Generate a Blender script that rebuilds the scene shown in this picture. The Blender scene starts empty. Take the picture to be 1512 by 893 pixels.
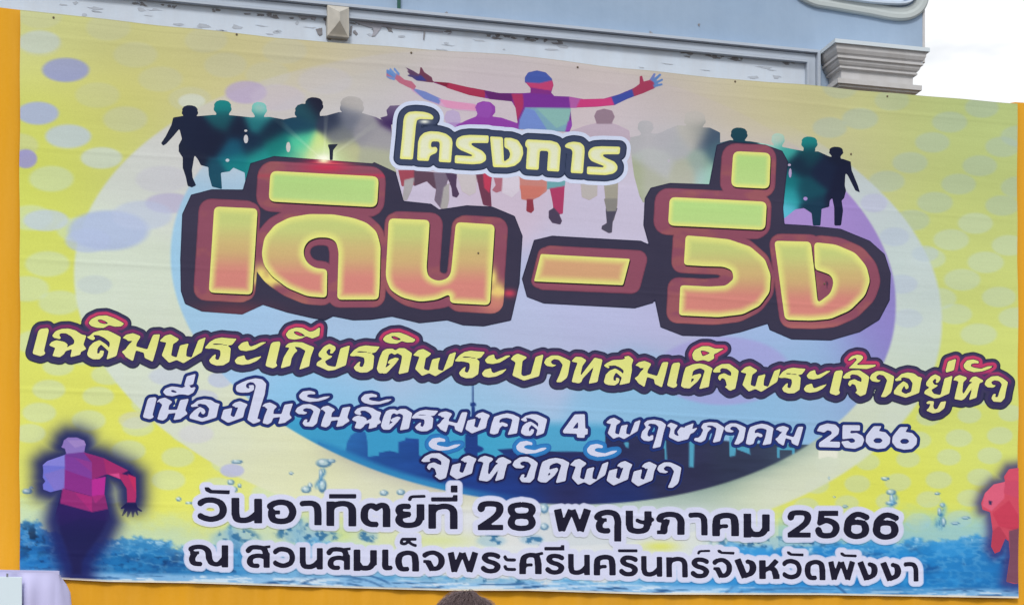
import bpy, math, numpy as np
from mathutils import Vector
S = bpy.context.scene

# ------------------------------------------------------------------ camera, sky, sun, exposure
F_PX, CX, HZ, CH = 2788.0, 756.0, 1042.0, 1.25      # focal length, centre column, horizon row (photo px), eye height
cam = bpy.data.objects.new('camera', bpy.data.cameras.new('camera'))
S.collection.objects.link(cam)
S.camera = cam
cam.location = (0, 0, CH)
cam.rotation_euler = (math.radians(90), 0, 0)
cam.data.sensor_width = 36
cam.data.lens = 36 * F_PX / 1512
cam.data.shift_y = (HZ - 446.5) / 1512
cam.data.clip_end = 3000
S.view_settings.view_transform = 'Standard'
S.view_settings.look = 'None'
S.view_settings.exposure = 0.30
S.view_settings.gamma = 1.0

SUN_EL, SUN_AZ = 42.0, 188.0       # degrees; azimuth clockwise from +Y
wd = bpy.data.worlds.new("World"); S.world = wd; wd.use_nodes = True
nt = wd.node_tree; nt.nodes.clear()
def N(t, typ, **k):
    n = t.nodes.new(typ)
    for a, b in k.items(): setattr(n, a, b)
    return n
wo = N(nt, 'ShaderNodeOutputWorld'); bg = N(nt, 'ShaderNodeBackground'); bg2 = N(nt, 'ShaderNodeBackground')
sky = N(nt, 'ShaderNodeTexSky', sky_type='NISHITA'); sky.sun_disc = False
sky.sun_elevation = math.radians(SUN_EL); sky.sun_rotation = math.radians(SUN_AZ)
nt.links.new(sky.outputs[0], bg.inputs[0]); bg.inputs[1].default_value = 0.08
tc = N(nt, 'ShaderNodeTexCoord'); mp = N(nt, 'ShaderNodeMapping'); mp.inputs['Scale'].default_value = (9, 9, 26)
nz = N(nt, 'ShaderNodeTexNoise'); nz.inputs['Scale'].default_value = 1.0; nz.inputs['Detail'].default_value = 4
cr = N(nt, 'ShaderNodeValToRGB'); cr.color_ramp.elements[0].position = .27; cr.color_ramp.elements[0].color = (.62, .65, .69, 1)
cr.color_ramp.elements[1].position = .385; cr.color_ramp.elements[1].color = (.875, .885, .90, 1)
nt.links.new(tc.outputs['Generated'], mp.inputs[0]); nt.links.new(mp.outputs[0], nz.inputs[0]); nt.links.new(nz.outputs[0], cr.inputs[0])
nt.links.new(cr.outputs[0], bg2.inputs[0]); bg2.inputs[1].default_value = 1.0
mx = N(nt, 'ShaderNodeMixShader'); mx.inputs[0].default_value = .93
nt.links.new(bg.outputs[0], mx.inputs[1]); nt.links.new(bg2.outputs[0], mx.inputs[2]); nt.links.new(mx.outputs[0], wo.inputs[0])
sun = bpy.data.objects.new('sun', bpy.data.lights.new('sun', 'SUN')); S.collection.objects.link(sun)
sun.data.energy = 1.5; sun.data.angle = math.radians(14); sun.data.color = (1, .97, .93)
az, el = math.radians(SUN_AZ), math.radians(SUN_EL)
sd = Vector((math.sin(az) * math.cos(el), math.cos(az) * math.cos(el), math.sin(el)))
sun.rotation_euler = sd.to_track_quat('Z', 'Y').to_euler()

# ------------------------------------------------------------------ frame of the place
# wall frame: s runs along the facade, z up, o out towards the viewer; the banner hangs in the plane o = 0
TH = math.atan(.27006)
T_ = np.array([math.cos(TH), math.sin(TH), 0.]); N_ = np.array([math.sin(TH), -math.cos(TH), 0.])
P0 = np.array([-2.593, 9.957, 0.]); C0 = float(N_ @ P0)
def L(s, z, o=0.0): return P0 + s * T_ + o * N_ + np.array([0, 0, z])
def Lv(s, z, o):
    s, z, o = np.broadcast_arrays(s, z, o)
    return P0 + s[..., None] * T_ + o[..., None] * N_ + np.stack([0 * z, 0 * z, z], -1)
def inv(u, v, o=0.0):           # photo position -> (s, z) on the plane at distance o from the banner
    u = np.asarray(u, float); v = np.asarray(v, float)
    dx = (u - CX) / F_PX; dz = (HZ - v) / F_PX
    k = (C0 + o) / (N_[0] * dx + N_[1])
    x = dx * k; y = k; z = dz * k + CH
    return (x - P0[0]) * T_[0] + (y - P0[1]) * T_[1], z
def wave(s, z):                 # relief of the hung vinyl, metres
    top = np.exp(-((4.97 - z) / .22) ** 2)
    return (.005 * np.sin(s * 1.9 + z * 1.1) + .003 * np.sin(s * 4.3 - z * 2.3 + 1) + .0022 * np.sin(z * 9 + s * .8)
            + sum(.0035 * np.exp(-((s - a) / .035) ** 2 - np.clip(4.985 - z, 0, 9) / .16) for a in (.19, 1.24, 2.28, 3.26, 4.16, 5.06))
            + sum(h * np.exp(-((z + .01 * np.sin(s * 1.3 + h * 900) - a) / .010) ** 2) * (.55 + .45 * np.sin(s * 1.7 + a * 9)) for a, h in ((4.80, .0012), (4.21, .0011), (3.62, .0013), (2.93, .0016), (2.34, .0018), (2.07, .0014)))
            + top * (.005 * np.sin(s * 7.5 + 1.2 * z) + .0035 * np.sin(s * 12.4 + 2)) + .0012 * np.sin(z * 17 + .6 * np.sin(s * 2)))
def banner_pt(u, v, lay):
    s, z = inv(u, v, 0.0)
    return Lv(s, z, wave(s, z) + lay * .00018)

# ------------------------------------------------------------------ object helpers
COL = S.collection
WL = {}
def thing(name, label, cat, loc, group=None):
    o = bpy.data.objects.new(name, None); COL.objects.link(o); o.location = Vector(loc); WL[o] = np.array(loc, float)
    o['label'] = label; o['category'] = cat
    if group: o['group'] = group
    return o
def mesh(name, verts, faces, mat, parent=None, smooth=False):
    verts = np.asarray(verts, float)
    base = WL[parent] if parent is not None else np.zeros(3)
    me = bpy.data.meshes.new(name); me.from_pydata((verts - base).tolist(), [], faces); me.update()
    if smooth: me.polygons.foreach_set('use_smooth', [True] * len(me.polygons))
    o = bpy.data.objects.new(name, me); COL.objects.link(o); me.materials.append(mat)
    if parent is not None: o.parent = parent
    WL[o] = base.copy()
    return o
def grid_faces(nx, ny):
    a = np.arange(nx - 1)[:, None] * ny + np.arange(ny - 1)[None, :]
    a = a.ravel(); return np.stack([a, a + 1, a + ny + 1, a + ny], 1)
class MB:
    def __init__(s): s.v = []; s.f = []
    def box(s, s0, s1, z0, z1, o0, o1, bev=0.0):
        b = min(bev, (s1 - s0) / 3, (z1 - z0) / 3)
        k = len(s.v)
        if b <= 0:
            for o in (o0, o1):
                for (a, z) in ((s0, z0), (s1, z0), (s1, z1), (s0, z1)): s.v.append(L(a, z, o))
            s.f += [[k + i for i in q] for q in ((0, 3, 2, 1), (4, 5, 6, 7), (0, 1, 5, 4), (1, 2, 6, 5), (2, 3, 7, 6), (3, 0, 4, 7))]
        else:
            rings = [(o0, 0), (o1 - b, 0), (o1, b)]
            for (o, e) in rings:
                for (a, z) in ((s0 + e, z0 + e), (s1 - e, z0 + e), (s1 - e, z1 - e), (s0 + e, z1 - e)): s.v.append(L(a, z, o))
            s.f.append([k + i for i in (0, 3, 2, 1)])
            for r in (0, 4):
                for i in range(4): j = (i + 1) % 4; s.f.append([k + r + i, k + r + j, k + r + 4 + j, k + r + 4 + i])
            s.f.append([k + 8 + i for i in range(4)])
        return s
    def build(s, name, mat, parent=None, smooth=False): return mesh(name, np.array(s.v), s.f, mat, parent, smooth)

def lin(c): c = np.asarray(c, float); return np.where(c <= .04045, c / 12.92, ((c + .055) / 1.055) ** 2.4)
def hx(h): h = h.lstrip('#'); return np.array([int(h[i:i + 2], 16) / 255 for i in (0, 2, 4)])
def mat_base(name, hexc, rough=.7, noise=None, bump=None, extra=None, spec=.3):
    m = bpy.data.materials.new(name); m.use_nodes = True; t = m.node_tree; b = t.nodes['Principled BSDF']
    b.inputs['Roughness'].default_value = rough
    b.inputs['Specular IOR Level'].default_value = spec
    c = lin(hx(hexc)); out = None
    co = N(t, 'ShaderNodeTexCoord')
    rgb = N(t, 'ShaderNodeRGB'); rgb.outputs[0].default_value = (*c, 1); out = rgb.outputs[0]
    for (sc, stretch, amt, hex2) in (noise or []):
        mp = N(t, 'ShaderNodeMapping'); mp.inputs['Scale'].default_value = stretch
        n = N(t, 'ShaderNodeTexNoise'); n.inputs['Scale'].default_value = sc; n.inputs['Detail'].default_value = 6; n.inputs['Roughness'].default_value = .6
        r = N(t, 'ShaderNodeMapRange'); r.inputs[1].default_value = .35; r.inputs[2].default_value = .7; r.inputs[3].default_value = 0; r.inputs[4].default_value = amt
        mi = N(t, 'ShaderNodeMix', data_type='RGBA'); mi.inputs[7].default_value = (*lin(hx(hex2)), 1)
        t.links.new(co.outputs['Object'], mp.inputs[0]); t.links.new(mp.outputs[0], n.inputs[0]); t.links.new(n.outputs[0], r.inputs[0])
        t.links.new(r.outputs[0], mi.inputs[0]); t.links.new(out, mi.inputs[6]); out = mi.outputs[2]
    t.links.new(out, b.inputs['Base Color'])
    if bump:
        sc, stretch, dist = bump
        mp = N(t, 'ShaderNodeMapping'); mp.inputs['Scale'].default_value = stretch
        n = N(t, 'ShaderNodeTexNoise'); n.inputs['Scale'].default_value = sc; n.inputs['Detail'].default_value = 5
        bp = N(t, 'ShaderNodeBump'); bp.inputs['Strength'].default_value = .6; bp.inputs['Distance'].default_value = dist
        t.links.new(co.outputs['Object'], mp.inputs[0]); t.links.new(mp.outputs[0], n.inputs[0]); t.links.new(n.outputs[0], bp.inputs['Height']); t.links.new(bp.outputs[0], b.inputs['Normal'])
    return m
M_wall = mat_base('painted_render', '#93a9c3', .85, [(.9, (1, 1, 2), .55, '#a9bace'), (5, (1, 1, 1), .12, '#7f95b0'), (2.2, (3, 3, .35), .32, '#8499b2'), (30, (1, 1, 1), .10, '#9fb3ca')], (14, (1, 1, 1), .004))
M_panel = mat_base('white_paint', '#cddaea', .8, [(1.5, (1, 1, 2), .35, '#b7c4d4'), (9, (1, 1, .5), .22, '#a9b2bf'), (2.5, (4, 4, .3), .22, '#b4b2b4')], (10, (1, 1, 1), .003))
M_frame = mat_base('moulding_paint', '#b0bac8', .75, [(3, (1, 1, 3), .3, '#9ca5b2'), (12, (1, 1, 1), .2, '#b9c5d4')], (30, (1, 1, 1), .0015))
M_slab = mat_base('slab_paint', '#c9d3da', .75, [(3, (1, 1, 4), .3, '#bcc4ca')], (25, (1, 1, 1), .001))
M_cap = mat_base('cream_stone_paint', '#c0c0c2', .8, [(3, (1, 1, 4), .3, '#adacae'), (3, (5, 5, .4), .4, '#a4a09c'), (16, (1, 1, 1), .22, '#c9c5c2')], (25, (1, 1, 1), .0015))
M_flake = mat_base('bare_plaster', '#8d8f96', .9, [(20, (1, 1, 1), .8, '#6f6a6c')], (60, (1, 1, 1), .002))
M_scar = mat_base('weathered_paint', '#b3bcc9', .9, [(22, (1, 1, 1), .8, '#a2a9b4')])
M_orange = mat_base('orange_cloth', '#dfa01f', .85, [(2.2, (2, 2, .2), .55, '#cf9630'), (9, (2, 2, .15), .25, '#e8b048'), (60, (1, 1, 1), .12, '#e6ad48')], (120, (1, 1, 1), .0006), spec=.15)
M_cloth = mat_base('white_satin', '#b9b9e0', .6, [(3, (1, 1, .4), .3, '#c2b8dc')], (90, (1, 1, 1), .0004), spec=.4)
M_card = mat_base('white_card', '#d3e2ea', .6, [(3, (1, 1, 1), .2, '#c6d8e2')])
M_ground = mat_base('asphalt', '#5c5c5e', .95, [(2, (1, 1, 1), .5, '#6b6a68'), (60, (1, 1, 1), .4, '#4c4c50')], (80, (1, 1, 1), .004))
M_stage = mat_base('stage_board', '#5e4a3a', .7, [(2, (1, 8, 1), .5, '#4a3a2e')])
M_pipe = mat_base('green_pipe', '#21564e', .5, [(12, (1, 1, 1), .4, '#39483f')])
M_steel = mat_base('grey_steel', '#7d8086', .45, [(9, (1, 1, 1), .4, '#6a6c72')])
M_nail = mat_base('dull_brass', '#6a5a48', .5, [(40, (1, 1, 1), .4, '#4f4438')])
M_hair = mat_base('dark_brown_hair', '#4a3c40', .45, [(6, (40, 40, 3), .9, '#8a7474')], spec=.5)
M_skin = mat_base('skin', '#a3765c', .55, [(7, (1, 1, 1), .2, '#8f6450')])
M_shirt = mat_base('shirt_cotton', '#c9c9cf', .9, [(6, (1, 1, 1), .3, '#b5b5bf')], (60, (1, 1, 1), .001))
M_trouser = mat_base('trouser_cotton', '#2c3040', .9, [(6, (1, 1, 1), .3, '#222533')])
M_metal_roof = M_frame

# printed vinyl: the ink comes from a point colour attribute, with a fine weave and grain
M_print = bpy.data.materials.new('printed_vinyl'); M_print.use_nodes = True
t = M_print.node_tree; b = t.nodes['Principled BSDF']; b.inputs['Roughness'].default_value = .6; b.inputs['Specular IOR Level'].default_value = .10
at = N(t, 'ShaderNodeAttribute', attribute_name='ink'); co = N(t, 'ShaderNodeTexCoord')
n1 = N(t, 'ShaderNodeTexNoise'); n1.inputs['Scale'].default_value = 160; n1.inputs['Detail'].default_value = 2
r1 = N(t, 'ShaderNodeMapRange'); r1.inputs[1].default_value = .3; r1.inputs[2].default_value = .7; r1.inputs[3].default_value = .965; r1.inputs[4].default_value = 1.04
mpv = N(t, 'ShaderNodeMapping'); mpv.inputs['Scale'].default_value = (.8, .8, 9)
n2 = N(t, 'ShaderNodeTexNoise'); n2.inputs['Scale'].default_value = 2.2; n2.inputs['Detail'].default_value = 5
r2 = N(t, 'ShaderNodeMapRange'); r2.inputs[1].default_value = .3; r2.inputs[2].default_value = .7; r2.inputs[3].default_value = .985; r2.inputs[4].default_value = 1.015
mm = N(t, 'ShaderNodeMath', operation='MULTIPLY'); vm = N(t, 'ShaderNodeVectorMath', operation='SCALE')
t.links.new(co.outputs['Object'], n1.inputs[0]); t.links.new(co.outputs['Object'], mpv.inputs[0]); t.links.new(mpv.outputs[0], n2.inputs[0])
t.links.new(n1.outputs[0], r1.inputs[0]); t.links.new(n2.outputs[0], r2.inputs[0]); t.links.new(r1.outputs[0], mm.inputs[0]); t.links.new(r2.outputs[0], mm.inputs[1])
t.links.new(at.outputs['Color'], vm.inputs[0]); t.links.new(mm.outputs[0], vm.inputs['Scale']); t.links.new(vm.outputs[0], b.inputs['Base Color'])
bp = N(t, 'ShaderNodeBump'); bp.inputs['Strength'].default_value = .5; bp.inputs['Distance'].default_value = .003
t.links.new(n2.outputs[0], bp.inputs['Height']); t.links.new(bp.outputs[0], b.inputs['Normal'])

# ------------------------------------------------------------------ 2-D drawing tools (photo px units on the banner)
STEP = 1.5
GU = np.arange(24, 1509, STEP); GV = np.arange(80, 886, STEP)
UU, VV = np.meshgrid(GU, GV, indexing='ij')
def sdf(U, V, poly):
    P = np.asarray(poly, float); Q = np.roll(P, -1, 0)
    sh = U.shape; U = U.ravel(); V = V.ravel()
    best = np.full(U.shape, 1e18); wn = np.zeros(U.shape, int)
    for (ax, ay), (bx, by) in zip(P, Q):
        ex, ey = bx - ax, by - ay; l2 = ex * ex + ey * ey
        if l2 < 1e-12: continue
        px, py = U - ax, V - ay
        tt = np.clip((px * ex + py * ey) / l2, 0, 1)
        d = (px - tt * ex) ** 2 + (py - tt * ey) ** 2
        np.minimum(best, d, out=best)
        cross = ex * py - ey * px
        wn += ((ay <= V) & (by > V) & (cross > 0)).astype(int) - ((ay > V) & (by <= V) & (cross < 0)).astype(int)
    d = np.sqrt(best); return np.where(wn != 0, -d, d).reshape(sh)
def win(poly, m):
    P = np.asarray(poly, float); a = P.min(0) - m; c = P.max(0) + m
    i0 = max(0, int((a[0] - GU[0]) / STEP)); i1 = min(len(GU), int((c[0] - GU[0]) / STEP) + 2)
    j0 = max(0, int((a[1] - GV[0]) / STEP)); j1 = min(len(GV), int((c[1] - GV[0]) / STEP) + 2)
    return slice(i0, i1), slice(j0, j1)
def new_field(): return np.full(UU.shape, 99.0)
def draw(field, polys, m=20):       # polys: list of (sign, points)
    allp = np.concatenate([p for s_, p in polys if s_ > 0]); w = win(allp, m)
    loc = np.full(UU[w].shape, 99.0)
    for s_, p in polys:
        if s_ > 0: loc = np.minimum(loc, sdf(UU[w], VV[w], p))
    for s_, p in polys:
        if s_ < 0: loc = np.maximum(loc, -sdf(UU[w], VV[w], p))
    field[w] = np.minimum(field[w], loc)
def blend_pts(U, V, pts, sig):
    num = np.zeros(U.shape + (3,)); den = np.zeros(U.shape)
    for (u, v, h) in pts:
        w = np.exp(-((U - u) ** 2 + (V - v) ** 2) / (2 * sig * sig)) + 1e-4 / (1 + ((U - u) ** 2 + (V - v) ** 2) / (sig * sig)) ** 2
        num += w[..., None] * hx(h); den += w
    return num / den[..., None]
def sm(x, a, b2): x = np.clip((x - a) / (b2 - a), 0, 1); return x * x * (3 - 2 * x)
def mixc(c, h, a): c2 = hx(h) if isinstance(h, str) else h; return c + (c2 - c) * np.asarray(a)[..., None]
def vnoise(x, y, seed):
    xi = np.floor(x).astype(int); yi = np.floor(y).astype(int); fx = x - xi; fy = y - yi
    fx = fx * fx * (3 - 2 * fx); fy = fy * fy * (3 - 2 * fy)
    def h(a, b_):
        n = (a * 374761393 + b_ * 668265263 + seed * 974711) & 0x7fffffff
        n = ((n ^ (n >> 13)) * 1274126177) & 0x7fffffff
        return ((n ^ (n >> 16)) & 0xffff) / 65535
    return (h(xi, yi) * (1 - fx) + h(xi + 1, yi) * fx) * (1 - fy) + (h(xi, yi + 1) * (1 - fx) + h(xi + 1, yi + 1) * fx) * fy
def fbm(x, y, seed, o=4):
    r = 0; a = .5
    for k in range(o): r = r + a * vnoise(x * 2 ** k, y * 2 ** k, seed + k); a /= 2
    return r / (1 - .5 ** o)
def add_ink(me, rgb):
    a = me.color_attributes.new('ink', 'FLOAT_COLOR', 'POINT')
    c = np.ones((len(rgb), 4), np.float32); c[:, :3] = lin(np.clip(rgb, 0, 1)); a.data.foreach_set('color', c.ravel())
def layer(name, field, thr, lay, color, parent, label=None, split=False):
    """contour `field` at thr (marching squares) and link the shape as one sheet of print, `lay` sheets above the vinyl"""
    f = field - thr
    ins = f < 0
    ii, jj = np.where(ins[:-1, :-1] | ins[1:, :-1] | ins[:-1, 1:] | ins[1:, 1:])
    full = ins[ii, jj] & ins[ii + 1, jj] & ins[ii, jj + 1] & ins[ii + 1, jj + 1]
    idx = {}; us = []; vs = []
    def gp(i, j):
        k = (i, j)
        if k not in idx: idx[k] = len(us); us.append(GU[i]); vs.append(GV[j])
        return idx[k]
    def ep(i, j, a, c):
        k = (i, j, a, c)
        if k not in idx:
            f0, f1 = f[i, j], f[a, c]; q = f0 / (f0 - f1)
            idx[k] = len(us); us.append(GU[i] + q * (GU[a] - GU[i])); vs.append(GV[j] + q * (GV[c] - GV[j]))
        return idx[k]
    faces = []
    for i, j in zip(ii[full].tolist(), jj[full].tolist()):
        faces.append((gp(i, j), gp(i + 1, j), gp(i + 1, j + 1), gp(i, j + 1)))
    for i, j in zip(ii[~full].tolist(), jj[~full].tolist()):
        c = ((i, j), (i + 1, j), (i + 1, j + 1), (i, j + 1)); poly = []
        for a in range(4):
            p, q = c[a], c[(a + 1) % 4]
            if ins[p]: poly.append(gp(*p))
            if ins[p] != ins[q]:
                lo, hi = (p, q) if p < q else (q, p)
                poly.append(ep(*lo, *hi))
        if len(poly) >= 3: faces.append(tuple(poly))
    if not faces: return None
    if split:                         # one object for every connected piece
        par = list(range(len(us)))
        def find(x):
            while par[x] != x: par[x] = par[par[x]]; x = par[x]
            return x
        for q in faces:
            r = find(q[0])
            for x in q[1:]:
                y = find(x)
                if y != r: par[y] = r
        groups = {}
        for q in faces: groups.setdefault(find(q[0]), []).append(q)
        groups = [g for g in groups.values() if len(g) > 8]
    else: groups = [faces]
    US, VS = np.array(us), np.array(vs); o = None
    for fcs in groups:
        used = sorted({x for q in fcs for x in q}); re_ = {x: k for k, x in enumerate(used)}
        o = _sheet(name, field, lay, color, parent, label, US[used], VS[used], [tuple(re_[x] for x in q) for q in fcs])
    return o
def _sheet(name, field, lay, color, parent, label, us, vs, faces):
    fi = np.clip((us - GU[0]) / STEP, 0, len(GU) - 1.001); fj = np.clip((vs - GV[0]) / STEP, 0, len(GV) - 1.001)
    i0 = fi.astype(int); j0 = fj.astype(int); a = fi - i0; c = fj - j0
    F = field[i0, j0] * (1 - a) * (1 - c) + field[i0 + 1, j0] * a * (1 - c) + field[i0, j0 + 1] * (1 - a) * c + field[i0 + 1, j0 + 1] * a * c
    o = mesh(name, banner_pt(us, vs, lay), faces, M_print, parent, smooth=True)
    rgb = np.tile(hx(color), (len(us), 1)) if isinstance(color, str) else color(us, vs, F)
    add_ink(o.data, rgb)
    if label: o['label'] = label
    return o

VW = dict(A=(30, 440, 5.04), B=(300, 460, 5.04), C=(580, 470, 5.04), D=(860, 490, 5.04), E=(1100, 490, 6.38), F=(1280, 500, 6.378),
          G=(190, 540, 6.3), H=(410, 560, 6.3), I=(630, 580, 5.815), J=(870, 590, 5.815), K=(1110, 600, 5.815), L=(600, 640, 6.873), M=(800, 640, 6.873),
          N=(560, 140, 6.38), O=(740, 140, 5.955), P=(250, 220, 3.434), p=(520, 220, 3.434), X=(760, 200, 2.79), Y=(1040, 200, 2.79),
          Q=(260, 700, 4.96), R=(540, 690, 4.96), S=(800, 720, 5.04), T=(1080, 720, 5.04),
          a=(0, 0, 2.7), b=(500, 0, 2.7), c=(952, 0, 2.7), d=(0, 560, 2.682), e=(952, 560, 2.682), g=(20, 600, 3.308), x=(0, 0, 1))
def tv(view, pts):
    x0, y0, s = VW[view]; p = np.asarray(pts, float); return p / s + (x0, y0)
def pl(txt): return np.array([[float(q) for q in w.split(',')] for w in txt.split()])
def rnd(P, r, n=4):                 # round the corners of a polygon
    P = np.asarray(P, float); out = []
    for k in range(len(P)):
        a, c, d = P[k - 1], P[k], P[(k + 1) % len(P)]
        la, ld = np.linalg.norm(a - c), np.linalg.norm(d - c)
        q1 = c + (a - c) / la * min(r, la * .45); q2 = c + (d - c) / ld * min(r, ld * .45)
        for t_ in np.linspace(0, 1, n): out.append((1 - t_) ** 2 * q1 + 2 * t_ * (1 - t_) * c + t_ * t_ * q2)
    return np.array(out)
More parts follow.
